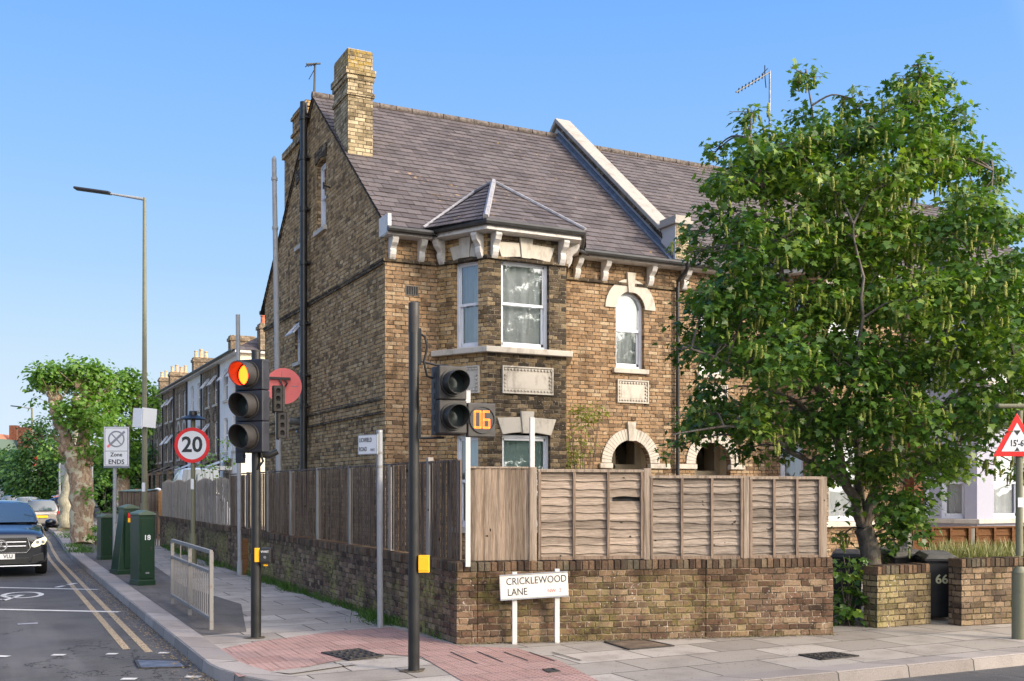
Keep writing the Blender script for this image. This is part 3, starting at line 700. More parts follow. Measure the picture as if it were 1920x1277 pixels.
# gable wall with real openings
gw = [(-9.26, -.1), (0, -.1), (0, zr(0)-.03), (-4.63, RIDGE-.03), (-9.26, zr(0)-.03)]
holes = [[(-4.42, 7.42), (-3.72, 7.42), (-3.72, 8.86), (-4.07, 8.93), (-4.42, 8.86)], [(-6.02, 7.42), (-5.32, 7.42), (-5.32, 8.86), (-5.67, 8.93), (-6.02, 8.86)], [(-6.24, 4.75), (-5.50, 4.75), (-5.50, 5.70), (-6.24, 5.70)]]
gable = MB(TG).panel(gw, holes, .12).build('gable_wall', M['brick_side'], H)
b = MB(TG); b.box(-9.28, .0, -.045, 0, 3.18, 3.22); b.box(-9.28, .0, -.03, 0, 3.22, 3.42); b.box(-9.28, .0, -.055, 0, 3.42, 3.46); b.box(-9.28, 0, -.035, 0, 5.89, 5.95); b.box(-9.28, 0, -.05, 0, 5.95, 5.99)
b.build('string_course', M['brick_dark'], gable); MB(TG).box(-9.27, .0, -.0345, -.0305, 3.225, 3.415).build('string_band', M['brick_side'], gable)
# stepped verge course under the roof edge
b = MB(TG)
for sgn in (0, 1):
    a = Vector((0, 0, zr(0)-.02)) if not sgn else Vector((-9.26, 0, zr(0)-.02)); c = Vector((-4.63, 0, RIDGE-.02)); d = (c-a); L = d.length; ang = math.atan2(d.z, d.x)
    b.cbox(((a+c)/2+Vector((0, 0, -.03))), (L, .06, .07), Matrix.Rotation(-ang, 3, 'Y'))
b.build('verge', M['brick_dark'], gable)
for k, (x, z, w_, h_) in enumerate(((-4.42, 7.42, .70, 1.44), (-6.02, 7.42, .70, 1.44))):
    sash(TG @ T(x, 0, z), w_, h_, H, cur='net'); MB(TG @ T(x, 0, z)).prism([(-.06, h_+.03), (w_/2, h_+.10), (w_+.06, h_+.03), (w_+.10, h_+.30), (w_/2, h_+.34), (-.10, h_+.30)], -.03, .02).build('lintel', M['brick_dark'], H)
# bathroom window: fixed light below, tilted-out light above
Mw = TG @ T(-6.24, 0, 4.75); wn_ = MB(Mw); f = .05
for a in ((0, f, 0, .95), (.74-f, .74, 0, .95), (f, .74-f, 0, f), (f, .74-f, .90, .95), (f, .74-f, .50, .54)): wn_.box(a[0], a[1], .06, .12, a[2], a[3])
wn_ = wn_.build('window', M['upvc'], H, bevel=.004)
MB(Mw).quad((f, .09, f), (.74-f, .09, f), (.74-f, .09, .5), (f, .09, .5)).build('pane', M['glass'], wn_)
MB(Mw).box(0, .74, .2, .22, 0, .95).build('blind', M['net'], wn_)
cs = Mw @ T(0, .04, .92) @ Matrix.Rotation(R(-42), 4, 'X')
c_ = MB(cs)
for a in ((.02, .07, -.42, 0), (.67, .72, -.42, 0), (.07, .67, -.05, 0), (.07, .67, -.42, -.37)): c_.box(a[0], a[1], -.02, .02, a[2], a[3])
c_ = c_.build('open_casement', M['upvc'], wn_, bevel=.004); MB(cs).quad((.07, 0, -.37), (.67, 0, -.37), (.67, 0, -.05), (.07, 0, -.05)).build('pane', M['glass'], c_)
MB(Mw).box(-.06, .80, -.06, .08, -.09, -.003).build('sill', M['stone'], wn_, bevel=.006)
# front wall left of bay, right of bay
fw = MB()
fw.panel([(0, -.1), (1.02, -.1), (1.02, 6.40), (0, 6.66)])
awin = [(4.92, 4.25), (5.60, 4.25)] + arc(5.26, 5.47, .34, 0, 180, 14); adoor = [(4.80, -.02), (5.74, -.02)] + arc(5.27, 2.33, .47, 0, 180, 16)
fw.panel([(3.73, -.1), (6.28, -.1), (6.28, 6.42), (3.73, 6.42)], [awin, adoor], .14)
front = fw.build('front_wall', M['brick_warm'], H)
for a in ((-.05, .98), (3.73, 6.30)): MB().box(a[0], a[1], -.05, 0, 5.93, 5.985).build('string_course', M['brick_dark'], front)
b = MB(); b.panel([(0.40, 5.36), (.64, 5.36), (.64, 5.52), (.40, 5.52)], y=-.006); b.build('air_brick', M['dark'], front)
b = MB(); b.box(.395, .645, -.014, 0, 5.35, 5.365); b.box(.395, .645, -.014, 0, 5.515, 5.53)
for k in range(6): b.box(.40+k*.045, .415+k*.045, -.014, 0, 5.365, 5.515)
b.build('air_brick_grille', M['signal_brown'], front)
# closing walls
MB().panel([(0, -.1), (6.28, -.1), (6.28, 6.68), (0, 6.68)]).build('rear_wall', M['brick_side'], H).matrix_local = T(6.28, 9.26, 0, R(180))
# bay
BX0, BX1, BP = 1.564, 3.186, 1.033; BXR = BX1+BX0-1.02; BA = math.degrees(math.atan2(BP, BX0-1.02))
bayf = MB(T(0, -BP, 0)).panel([(BX0, -.1), (BX1, -.1), (BX1, 6.42), (BX0, 6.42)], [[(1.84, 4.36), (2.825, 4.36), (2.825, 5.97), (2.33, 6.02), (1.84, 5.97)], [(1.86, 1.1), (2.85, 1.1), (2.85, 2.785), (2.35, 2.835), (1.86, 2.785)]], .14)
cl = math.hypot(BX0-1.02, BP); TL = T(1.02, 0, 0, R(-BA)); TR = T(BX1, -BP, 0, R(BA))
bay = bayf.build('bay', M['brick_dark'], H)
hl = [[(.40, 4.36), (.96, 4.36), (.96, 5.97), (.40, 5.97)], [(.40, 1.1), (.96, 1.1), (.96, 2.785), (.40, 2.785)]]
MB(TL).panel([(0, -.1), (cl, -.1), (cl, 6.42), (0, 6.42)], hl, .14).build('bay_side', M['brick_side'], bay)
MB(TR).panel([(0, -.1), (cl, -.1), (cl, 6.42), (0, 6.42)], [[(.25, 4.36), (.81, 4.36), (.81, 5.97), (.25, 5.97)]], .14).build('bay_side', M['brick_side'], bay)
def baystrip(name, z0, z1, d, mat, inset=0, bev=.006):
    P = [(1.02-d*1.1, 0), (BX0-d*.6, -BP-d), (BX1+d*.6, -BP-d), (BXR+d*1.1, 0)]
    q = [(p[0], p[1]) for p in P]; b = MB(); b.slab([q[0], q[1], q[2], q[3], (BXR-.1, .02), (1.12, .02)], z0, z1); return b.build(name, mat, bay, bevel=bev)
baystrip('bay_cornice', 5.93, 5.985, .04, M['brick_dark'])
baystrip('sill_band', 4.25, 4.355, .12, M['stone'], bev=.012)
P_ = T(1.84, -BP, 4.36); w1 = sash(P_, .985, 1.61, H, cur='net', sill=False); w2 = sash(T(1.86, -BP, 1.1), .99, 1.685, H, cur='blind')
w3 = sash(TL @ T(.40, 0, 4.36), .56, 1.61, H, cur='drape', sill=False); w4 = sash(TL @ T(.40, 0, 1.1), .56, 1.685, H, cur='blind'); w5 = sash(TR @ T(.25, 0, 4.36), .56, 1.61, H, cur='drape', sill=False)
lintel(P_, .985, 1.61, H, .30, .10, .40); lintel(T(1.86, -BP, 1.1), .99, 1.685, H, .32, .11, .43)
lintel(TL @ T(.40, 0, 4.36), .56, 1.61, H, .28, .08, .40); lintel(TL @ T(.40, 0, 1.1), .56, 1.685, H, .32, .08, .43)
plaque(T(1.85, -BP, 3.53), 1.04, .50, H); plaque(TL @ T(.34, 0, 3.53), .66, .50, H); plaque(T(4.94, 0, 3.55), .75, .47, H)
sash(T(4.92, 0, 4.25), .68, 1.56, H, arch=True, cur='net'); archband(T(), 5.26, 5.47, .345, .60, H, vouss=False)
# entrance porch recess with half-glazed door
archband(T(), 5.27, 2.33, .47, .70, H)
for a in ((4.52, 4.82), (5.72, 6.22)): MB().box(a[0], a[1], -.06, .06, 2.22, 2.32).build('impost', M['stone'], H, bevel=.01)
b = MB(); b.box(4.60, 4.62, .14, 1.3, 0, 3.0); b.box(5.92, 5.94, .14, 1.3, 0, 3.0); b.box(4.6, 5.94, .14, 1.3, 3.08, 3.1); b.build('porch_lining', M['door_paint'], H)
d_ = MB(T(4.62, .62, 0)); 
for a in ((0, .12, 0, 3.07), (1.18, 1.3, 0, 3.07), (.12, 1.18, 2.22, 2.32), (.12, 1.18, 2.95, 3.07), (.6, .68, 2.2, 2.88), (.12, 1.18, 0, 1.0), (.12, .24, 1., 2.08), (1.06, 1.18, 1., 2.08)): d_.box(a[0], a[1], 0, .07, a[2], a[3])
dr = d_.build('front_door', M['door_paint'], H, bevel=.006); MB(T(4.62, .66, 0)).quad((.12, 0, .9), (1.18, 0, .9), (1.18, 0, 2.9), (.12, 0, 2.9)).build('pane', M['glass'], dr)
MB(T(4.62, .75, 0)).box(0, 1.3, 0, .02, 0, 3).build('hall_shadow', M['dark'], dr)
# fascia, gutter, brackets
for a in ((-.06, .80), (3.95, 6.3)): MB().box(a[0], a[1], -.30, 0, 6.36, 6.40).box(a[0], a[1], -.31, -.27, 6.37, 6.47).build('fascia', M['timber_white'], H, bevel=.006)
MB().box(-.07, 0, -.34, .14, 6.38, 6.72).build('eaves_block', M['timber_white'], H, bevel=.006)
def gut(pts, name='gutter', par=None, r=.055):
    b = MB(); b.tube(pts, r, 8); return b.build(name, M['gutter'], par or H, smooth=40)
gut([(-.08, -.37, 6.44), (.78, -.37, 6.44)]); gut([(3.95, -.37, 6.44), (6.35, -.37, 6.43)])
bz = 6.38
E = [(.80, -.12), (BX0-.14, -BP-.27), (BX1+.14, -BP-.27), (BXR+.22, -.12)]
b = MB(); b.slab([E[0], E[1], E[2], E[3], (BXR+.1, .02), (.9, .02)], bz, bz+.05)
for i in range(3):
    a, c = Vector((*E[i], 0)), Vector((*E[i+1], 0)); d = c-a; b.cbox(((a+c)/2+Vector((0, 0, bz+.07))), (d.length+.01, .04, .13), Matrix.Rotation(math.atan2(d.y, d.x), 3, 'Z'))
b.build('bay_fascia', M['timber_white'], bay, bevel=.006)
gut([(.74, -.15, bz+.12), (BX0-.17, -BP-.33, bz+.13), (BX1+.17, -BP-.33, bz+.13), (BXR+.28, -.15, bz+.12)], par=bay, r=.06)
gut([(BX1+.2, -BP-.2, bz+.08), (BX1+.33, -.6, 6.44), (BXR+.34, -.33, 6.40)], 'downpipe', bay, .035)
for x in (.12, .68, 3.98, 4.62, 5.72, 6.58): bracket(T(x, 0, 5.98), H, .385, .24)
for x in (BX0+.12, BX1-.12): bracket(T(x, -BP, 5.96), H, .42, .24)
for q in (.14, 1.03): bracket(TL @ T(q, 0, 5.96), H, .42, .24)
bracket(TR @ T(.13, 0, 5.96), H, .42, .24)
# bay roof
ez = bz+.16
Q = [(.66, -.22, ez), (BX0-.2, -BP-.36, ez), (BX1+.2, -BP-.36, ez), (BXR+.36, -.22, ez)]; A_ = (2.375, .42, 7.77); B_ = (2.375, 1.33, 7.79)
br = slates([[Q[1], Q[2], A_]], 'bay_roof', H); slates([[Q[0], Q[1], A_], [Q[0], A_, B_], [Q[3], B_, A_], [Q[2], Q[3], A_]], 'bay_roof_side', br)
def flash(pts, name='lead_hip', r=.035, mat='lead_pale', par=None): return MB().tube(pts, r, 6).build(name, M[mat], par or br, smooth=50)
up = lambda p, d=.03: (p[0], p[1], p[2]+d)
flash([up(Q[1]), up(A_)], r=.055); flash([up(Q[2]), up(A_)]); flash([up(A_), up(B_)]); flash([up(Q[0], .02), (B_[0]-.02, B_[1]-.05, B_[2]+.02)], 'lead_valley'); flash([up(Q[3], .02), (B_[0]+.02, B_[1]-.05, B_[2]+.02)], 'lead_valley')
# main roof
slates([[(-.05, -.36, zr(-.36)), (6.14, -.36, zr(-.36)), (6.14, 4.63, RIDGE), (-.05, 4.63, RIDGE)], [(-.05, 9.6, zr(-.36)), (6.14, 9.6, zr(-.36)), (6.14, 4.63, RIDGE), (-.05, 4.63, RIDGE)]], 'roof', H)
b = MB()
for k in range(16): b.tube([(-.05+k*.39, 4.63, RIDGE+.01), (.32+k*.39, 4.63, RIDGE+.01)], .085, 8)
b.build('ridge_tiles', M['ridge_tile'], H, smooth=50)
# parapet between the houses
pp = MB(BR)
def par(b, y0, y1, t0, t1, x0, x1): # sloped bar along the roof: offsets t above roof plane
    b.prism([(y0, zr(y0)+t0), (y1, zr(y1)+t0), (y1, zr(y1)+t1), (y0, zr(y0)+t1)], -x1, -x0)
par(pp, .1, 4.63, -.1, .34, 6.16, 6.42); pp.prism([(4.63, RIDGE-.1), (9.4, zr(-.14)-.1), (9.4, zr(-.14)+.34), (4.63, RIDGE+.34)], -6.42, -6.16)
pr = pp.build('parapet', M['render_grey'], H, bevel=.01)
pp = MB(BR); par(pp, .15, 4.66, .345, .46, 6.08, 6.50); pp.prism([(4.66, RIDGE+.37), (9.4, zr(-.14)+.345), (9.4, zr(-.14)+.46), (4.66, RIDGE+.485)], -6.50, -6.08); pp.build('coping', M['coping_stone'], pr, bevel=.015)
pp = MB(BR); par(pp, .1, 4.6, .235, .30, 6.10, 6.16); par(pp, .1, 4.6, .305, .34, 6.08, 6.16); pp.build('moulding', M['brick_dark'], pr)
pp = MB(BR); par(pp, -.3, 4.6, .0, .05, 6.04, 6.16); par(pp, -.3, 4.6, .05, .13, 6.12, 6.158); pp.build('flashing', M['lead'], pr)
b = MB(); b.box(6.12, 6.46, -.36, .16, 6.50, 7.22); b.build('kneeler', M['render_grey'], pr, bevel=.01)
b = MB(); b.box(6.14, 6.44, -.372, -.36, 6.52, 7.20); b.build('kneeler_brick', M['brick_pale'], pr)
b = MB(); b.box(6.06, 6.52, -.44, .22, 7.22, 7.30); b.box(6.10, 6.48, -.40, .18, 7.30, 7.40); b.build('kneeler_cap', M['coping_stone'], pr, bevel=.01)
# chimneys
def chimney(x0, x1, y0, y1, z0, z1, parent, mat='brick_pale', bands=(), pots=(), cap=.0, potmat='ridge_tile', name='chimney'):
    b = MB(); b.box(x0, x1, y0, y1, z0, z1); o = b.build(name, M[mat], parent)
    for (za, zb, d) in bands:
        MB().box(x0-d, x1+d, y0-d, y1+d, za, zb).build('chimney_band', M[mat], o)
    for (px, py, h, r) in pots:
        MB(T(px, py, z1)).lathe([(r*1.1, 0), (r*1.1, .06), (r*.9, .08), (r*.82, h-.06), (r*1.05, h-.04), (r*1.05, h), (r*.75, h), (r*.7, h-.1)], 14).build('chimney_pot', M[potmat], o, smooth=40)
    return o
c1 = chimney(.004, .52, 2.2, 3.16, 7.6, 10.62, H, bands=((9.70, 9.78, .035), (10.02, 10.12, .03), (10.12, 10.24, .055)), pots=((.25, 2.75, .16, .10),))
MB().box(-.0, .50, 2.22, 3.14, 10.62, 10.65).build('flaunching', M['concrete'], c1, bevel=.02)
c2 = chimney(.006, .55, 5.35, 6.5, 8.2, 10.65, H, mat='brick_side', bands=((10.1, 10.17, .04), (10.50, 10.57, .04)))
MB().box(.004, .55, 5.6, 7.25, 7.4, 9.80).build('chimney_shoulder', M['brick_side'], c2)
MB().box(-.05, .6, 5.55, 7.3, 9.80, 9.95).build('chimney_band', M['brick_pale'], c2)
# soil pipe on the gable, small fittings
b = MB(); b.tube([(-.13, 5.02, 1.2), (-.13, 5.02, 10.45)], .083, 14)
sp = b.build('soil_pipe', M['pipe'], H, smooth=40)
for z in (1.9, 3.6, 4.3, 5.45, 6.8, 8.0, 9.15, 10.05):
    MB().cyl((-.13, 5.02), .105, z, z+.10, 14).box(-.15, -.0, 4.90, 5.14, z+.03, z+.06).build('pipe_collar', M['pipe'], sp, smooth=40)
b = MB(); b.tube([(-.09, 6.5, 2.05), (-.09, 5.2, 2.1), (-.1, 5.05, 2.0)], .035, 8); b.build('waste_pipe', M['pipe'], sp, smooth=40)
b = MB(); b.tube([(0, 3.42, 8.15), (-.14, 3.42, 8.17)], .018, 6); b.tube([(-.14, 3.42, 8.10), (-.14, 3.42, 8.24)], .02, 6); b.build('overflow_pipe', M['pipe'], H)
b = MB(); b.tube([(0, 5.75, 3.33), (-.34, 5.62, 3.35)], .075, 12); b.tube([(-.02, 5.75, 3.10), (-.12, 5.7, 3.12)], .03, 8); b.build('flue', M['galv'], H, smooth=40)
MB().tube([(6.38, -.42, 6.42), (6.38, -.40, 6.30), (6.38, -.10, 6.12), (6.38, -.08, 5.9), (6.38, -.08, 0)], .040, 10).build('downpipe', M['pipe'], H, smooth=40)
gut([(-.05, 9.64, 6.44), (6.3, 9.64, 6.44)])
MB().tube([(-.06, 0, 3.48), (-.06, 4.7, 3.50)], .006, 4).build('cable', M['pipe'], H)

# aerials
def aerial(name, label, x, y, z0, z1, kind):
    t = thing(name, label, 'aerial', (x, y, z0)); h = z1-z0
    MB().tube([(0,0,0), (.02,0,h)], .024, 6).build('mast', M['signal_black'], t)
    b = MB()
    if kind:
        a = Vector((.02, 0, h-.03)); e = a+Vector((-.95, .10, -.62))*1.12; b.tube([a, e], .022, 5)
        for k in range(8): p = a.lerp(e, .22+k*.10); b.tube([p+Vector((-.03, -.05, .045)), p+Vector((.03, .05, -.045))], .018, 4)
        p = a.lerp(e, .15); b.tube([p+Vector((0, 0, .26)), p, p+Vector((.04, 0, -.34))], .018, 4); b.tube([p+Vector((-.06, -.2, .1)), p+Vector((.06, .2, .1))], .014, 4)
    else:
        for k in range(4): b.tube([(.02-.18+k*.06, -.13, h-.10+k*.02), (.02-.18+k*.06, .13, h-.06+k*.02)], .015, 4)
        b.tube([(-.18, 0, h-.05), (.14, 0, h+.02)], .022, 5); b.tube([(.0, 0, h-.15), (-.12, 0, h-.38)], .008, 4)
    b.build('antenna', M['signal_black'], t); return t
aerial('tv_aerial', 'small dark television aerial on the ridge of the corner house', .02, 4.7, RIDGE, RIDGE+.75, 0)
# ------------------------------------------------------------ neighbouring houses on the main road
def onY(u, D): p = base(u, D); return p
H2 = thing('terraced_house', 'brown brick house joined to the corner house, half hidden by the big tree', 'house')
b = MB()
aw2 = [(7.00, 4.25), (7.68, 4.25)] + arc(7.34, 5.47, .34, 0, 180, 12); ad2 = [(6.86, -.02), (7.82, -.02)] + arc(7.34, 2.33, .47, 0, 180, 14)
f2 = b.panel([(6.28, -.1), (12.9, -.1), (12.9, 6.42), (6.28, 6.42)], [aw2, ad2], .14).build('front_wall', M['brick_warm'], H2)
sash(T(7.00, 0, 4.25), .68, 1.56, H2, arch=True); archband(T(), 7.34, 5.47, .345, .60, H2, vouss=False); archband(T(), 7.34, 2.33, .47, .70, H2)
plaque(T(6.96, 0, 3.55), .75, .47, H2)
for a in ((6.36, 6.90), (7.78, 8.16)): MB().box(a[0], a[1], -.06, .06, 2.22, 2.32).build('impost', M['stone'], H2, bevel=.01)
MB().box(6.66, 6.68, .14, 1.3, 0, 3).box(8., 8.02, .14, 1.3, 0, 3).box(6.66, 8.02, 1.3, 1.34, 0, 3).build('porch_lining', M['door_paint'], H2)
d_ = MB(T(6.70, .62, 0))
for a in ((0, .12, 0, 3.), (1.18, 1.3, 0, 3.), (.12, 1.18, 2.08, 2.2), (.12, 1.18, 2.88, 3.), (.6, .68, 2.2, 2.88), (.12, 1.18, 0, 1.0), (.12, .24, 1., 2.08), (1.06, 1.18, 1., 2.08)): d_.box(a[0], a[1], 0, .07, a[2], a[3])
dr = d_.build('front_door', M['door_paint'], H2, bevel=.006); MB(T(6.7, .66, 0)).quad((.12, 0, .9), (1.18, 0, .9), (1.18, 0, 2.9), (.12, 0, 2.9)).build('pane', M['car_glass'], dr)
def baybox(Hh, x0, x1, p, top, mat, par_off, holes2=True, cur='net'):
    o = x0+p*.53; q = x1-p*.53; m_ = MB(T(0, -p, 0)); wx = (o+q)/2-.5
    hs = [[(wx, 4.36), (wx+1, 4.36), (wx+1, 5.97), (wx, 5.97)], [(wx, 1.1), (wx+1, 1.1), (wx+1, 2.785), (wx, 2.785)]]
    bb = m_.panel([(o, -.1), (q, -.1), (q, top), (o, top)], hs, .14).build('bay', M[mat], Hh)
    for (a, c) in (((x0, 0), (o, -p)), ((q, -p), (x1, 0))):
        L = math.hypot(c[0]-a[0], c[1]-a[1]); Mx = T(a[0], a[1], 0, math.atan2(c[1]-a[1], c[0]-a[0])); wl = L/2-.27
        MB(Mx).panel([(0, -.1), (L, -.1), (L, top), (0, top)], [[(wl, z), (wl+.54, z), (wl+.54, z+h), (wl, z+h)] for z, h in ((4.36, 1.61), (1.1, 1.685))], .14).build('bay_side', M[mat], bb)
        for z, h in ((4.36, 1.61), (1.1, 1.685)): sash(Mx @ T(wl, 0, z), .54, h, Hh, cur=cur, sill=False)
    for z, h in ((4.36, 1.61), (1.1, 1.685)):
        sash(T(wx, -p, z), 1., h, Hh, cur=cur, sill=False)
        if mat != 'lilac_render': lintel(T(wx, -p, z), 1., h, Hh, .30, .10, .40)
        d = .12; MB().slab([(x0-.1, 0), (o-.07, -p-d), (q+.07, -p-d), (x1+.1, 0)], z-.11, z-.005).build('sill_band', M['stone'], bb, bevel=.01)
    e = [(x0-.35, -.22), (o-.2, -p-.36), (q+.2, -p-.36), (x1+.35, -.22)]
    MB().slab([(v[0]*.98+.02*(x0+x1)/2, v[1]*.92) for v in e]+[(x1, .02), (x0, .02)], top-.04, top+.10).build('bay_fascia', M['timber_white'], bb, bevel=.01)
    cxm = (x0+x1)/2; A = (cxm, .42, 7.77); B = (cxm, 1.33, 7.79); E3 = [(v[0], v[1], top+.12) for v in e]
    slates([[E3[1], E3[2], A], [E3[0], E3[1], A], [E3[0], A, B], [E3[3], B, A], [E3[2], E3[3], A]], 'bay_roof', Hh)
    gut([E3[0], E3[1], E3[2], E3[3]], par=Hh, r=.06); return bb
baybox(H2, 8.75, 11.46, 1.033, 6.42, 'brick_warm', 0)
MB().box(6.3, 12.6, -.30, 0, 6.36, 6.40).box(6.3, 12.6, -.31, -.27, 6.37, 6.47).build('fascia', M['timber_white'], H2, bevel=.006)
gut([(6.40, -.37, 6.43), (12.6, -.37, 6.43)], par=H2)
for x in (7.95, 8.3, 12.1): bracket(T(x, 0, 5.98), H2, .385, .24)
MB().box(6.30, 12.9, -.05, 0, 5.93, 5.985).build('string_course', M['brick_dark'], f2)
dz = -.13
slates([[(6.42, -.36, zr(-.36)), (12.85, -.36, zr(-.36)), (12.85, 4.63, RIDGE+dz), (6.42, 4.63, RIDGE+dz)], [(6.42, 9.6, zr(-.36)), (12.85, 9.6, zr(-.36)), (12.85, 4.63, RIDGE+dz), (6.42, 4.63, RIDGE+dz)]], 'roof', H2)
b = MB()
for k in range(16): b.tube([(6.45+k*.40, 4.63, RIDGE+dz+.01), (6.83+k*.40, 4.63, RIDGE+dz+.01)], .085, 8)
b.build('ridge_tiles', M['ridge_tile'], H2, smooth=50)
MB().panel([(0, -.1), (6.6, -.1), (6.6, 6.68), (0, 6.68)]).build('rear_wall', M['brick_side'], H2).matrix_local = T(12.88, 9.26, 0, R(180))
chimney(12.4, 13.3, 3.6, 5.4, 8.8, 10.75, H2, bands=((10.45, 10.58, .05),))
ca = aerial('tv_aerial', 'long zigzag television aerial standing above the top of the big tree', 12.6, 4.4, 10.75, 13.2, 1)

H3 = thing('terraced_house', 'pale painted house with white window frames at the right edge behind the lamp post', 'house')
MB().panel([(12.92, -.1), (20, -.1), (20, 6.42), (12.92, 6.42)]).build('front_wall', M['lilac_render'], H3)
MB().box(12.93, 13.2, -.30, -.0, -.1, 6.4).build('brick_pier', M['brick_red'], H3)
baybox(H3, 13.75, 16.9, .95, 6.42, 'lilac_render', 0, cur='net')
MB().tube([(13.45, -.10, 6.3), (13.45, -.10, 0)], .045, 8).build('downpipe', M['pipe'], H3, smooth=40)
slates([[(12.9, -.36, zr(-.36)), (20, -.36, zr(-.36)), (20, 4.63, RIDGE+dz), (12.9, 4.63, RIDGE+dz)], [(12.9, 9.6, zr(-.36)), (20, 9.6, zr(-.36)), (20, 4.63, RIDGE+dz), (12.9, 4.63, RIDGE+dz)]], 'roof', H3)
MB().box(12.9, 20, -.30, 0, 6.34, 6.47).build('fascia', M['timber_white'], H3, bevel=.006)
MB().panel([(0, -.1), (7, -.1), (7, 6.68), (0, 6.68)]).build('rear_wall', M['brick_side'], H3).matrix_local = T(20, 9.26, 0, R(180))
MB().panel([(0, -.1), (9.26, -.1), (9.26, 6.68), (4.63, RIDGE+dz), (0, 6.68)]).build('end_wall', M['brick_side'], H3).matrix_local = T(20, 0, 0, R(90))

# ------------------------------------------------------------ garden walls
W0 = Vector((-1.57, -6.87, 0)); W1 = G(1562, 1190)
def gwall(name, label, a, b_, th, h, mat, group=None, cope=True, joints=(), ends=.0):
    a = Vector((a[0], a[1], 0)); b_ = Vector((b_[0], b_[1], 0)); d = b_-a; L = d.length; ang = math.atan2(d.y, d.x)
    t = thing(name, label, 'wall', a, ang, group)
    js = [0]+list(joints)+[L]; hh = h-.112 if cope else h
    m = MB()
    for i in range(len(js)-1):
        x0 = js[i]+(.004 if i else 0); x1 = js[i+1]-(.004 if i < len(js)-2 else 0); mm = MB(); n = max(1, int((x1-x0)/.45))
        off = (.006 if i % 2 else 0)
        mm.box(x0, x1, off, th+off, -.1, hh); mm.build('brickwork', mat, t)
        if cope:
            c = MB(); k = x0
            while k < x1-.03:
                w_ = min(.071, x1-k); jz = random.uniform(-.006, .006); jy = random.uniform(-.006, .006)
                c.box(k+.003, k+w_, -.008+jy+off, th+.008+jy+off, hh+.004, h+jz); k += .078
            c.box(x0, x1, .01+off, th-.01+off, hh, h-.012); c.build('coping', M['coping_brick2'], t, bevel=.004, bseg=1)
    return t
def coping2():
    n = NT('coping_bricks'); p = n.pos(); uv = n.uv(); x, y, z = n.sep(n.obj()); r = n.white(n.m('FLOOR', n.m('DIVIDE', x, .078)))[0]
    c = n.ramp(r, [(0, (.055,.036,.026)), (.3, (.13,.08,.052)), (.6, (.20,.125,.075)), (.85, (.12,.10,.07)), (1, (.27,.19,.12))]); c = n.mix(.7, c, n.ramp(n.noise(p, 30, 5, .75), [(.3, .35), (.7, 1.25)]), 'MULTIPLY')
    c = n.mix(n.m('MULTIPLY', n.sm(n.noise(p, 3, 4), .5, .7), .7), c, (.06,.055,.04)); n.bump(n.noise(p, 60, 4, .7), .012); return n.fin(c, .92, spec=.2)
M['coping_brick2'] = coping2()
FWD = (W1-W0).normalized(); FN = Vector((-FWD.y, FWD.x, 0)); FL = (W1-W0).length; FANG = math.atan2(FWD.y, FWD.x)
gwall('garden_wall', 'low brown brick wall under the lapped fence, behind the street name sign', W0, W1, .23, .95, M['brick_front_wall'], joints=(.245, (G(1326,1197)-W0).length))
SE = Vector((-1.57, 16.8, 0))
gwall('garden_wall', 'long mossy brick wall down the side street beneath the dark boarded fence', (-1.57, 16.8), (-1.57, -6.86), .23, .95, M['brick_garden'], joints=(7.5, 15.2))
P1, P2 = G(1645, 1178), G(1745, 1170)
gwall('garden_wall', 'short pale brick pier wall between the tree and the black bins', P1, P2, .24, .80, M['brick_pale2'] if 'brick_pale2' in M else brick('yellow_garden_brick', [(0,(.12,.09,.05)),(.3,(.30,.23,.12)),(.6,(.40,.31,.17)),(.85,(.22,.17,.10)),(1,(.08,.06,.045))], mortar=(.16,.12,.08), soot=.5, sootlo=.5, lichen=.4, old=True, flat=.1))
e1 = P1+Vector((-.02, 0, 0)); 
gwall('garden_wall', 'pale brick garden wall running off the right edge under long grass', G(1803, 1174), G(2080, 1160), .24, .88, brick('tan_garden_brick', [(0,(.11,.075,.05)),(.3,(.28,.19,.12)),(.6,(.38,.27,.17)),(.85,(.20,.14,.10)),(1,(.07,.05,.04))], mortar=(.17,.13,.09), soot=.5, sootlo=.5, lichen=.15, old=True, flat=.1))
# white paint spots and efflorescence
# ------------------------------------------------------------ fences
def boards(Mx, w, z0, z1, mat, parent, name='panel', bw=.105, scallop=0., lean=.0, rnd=random.Random(9), jag=.012):
    b = MB(Mx); x = 0
    while x < w-.02:
        ww = min(bw, w-x); t = z1+rnd.uniform(-jag, jag)*.6+scallop*math.sin(math.pi*x/w); y = rnd.uniform(-.004, .004); bl = rnd.uniform(-.004, .004)
        b.add([(x, y-.002, z0), (x+ww+.012, y-.032, z0), (x+ww+.012+bl, y-.032, t), (x+bl, y-.002, t), (x, y+.006, z0), (x+ww+.012, y-.012, z0), (x+ww+.012+bl, y-.012, t), (x+bl, y+.006, t)],
              [(0,1,2,3), (5,4,7,6), (3,2,6,7), (1,5,6,2), (4,0,3,7), (0,4,5,1)]); x += bw
    return b.build(name, mat, parent)
SF = thing('side_fence', 'dark weathered boarded fence on the mossy wall along the side street', 'fence', (-1.46, -6.80, .95), R(-90)+math.pi)
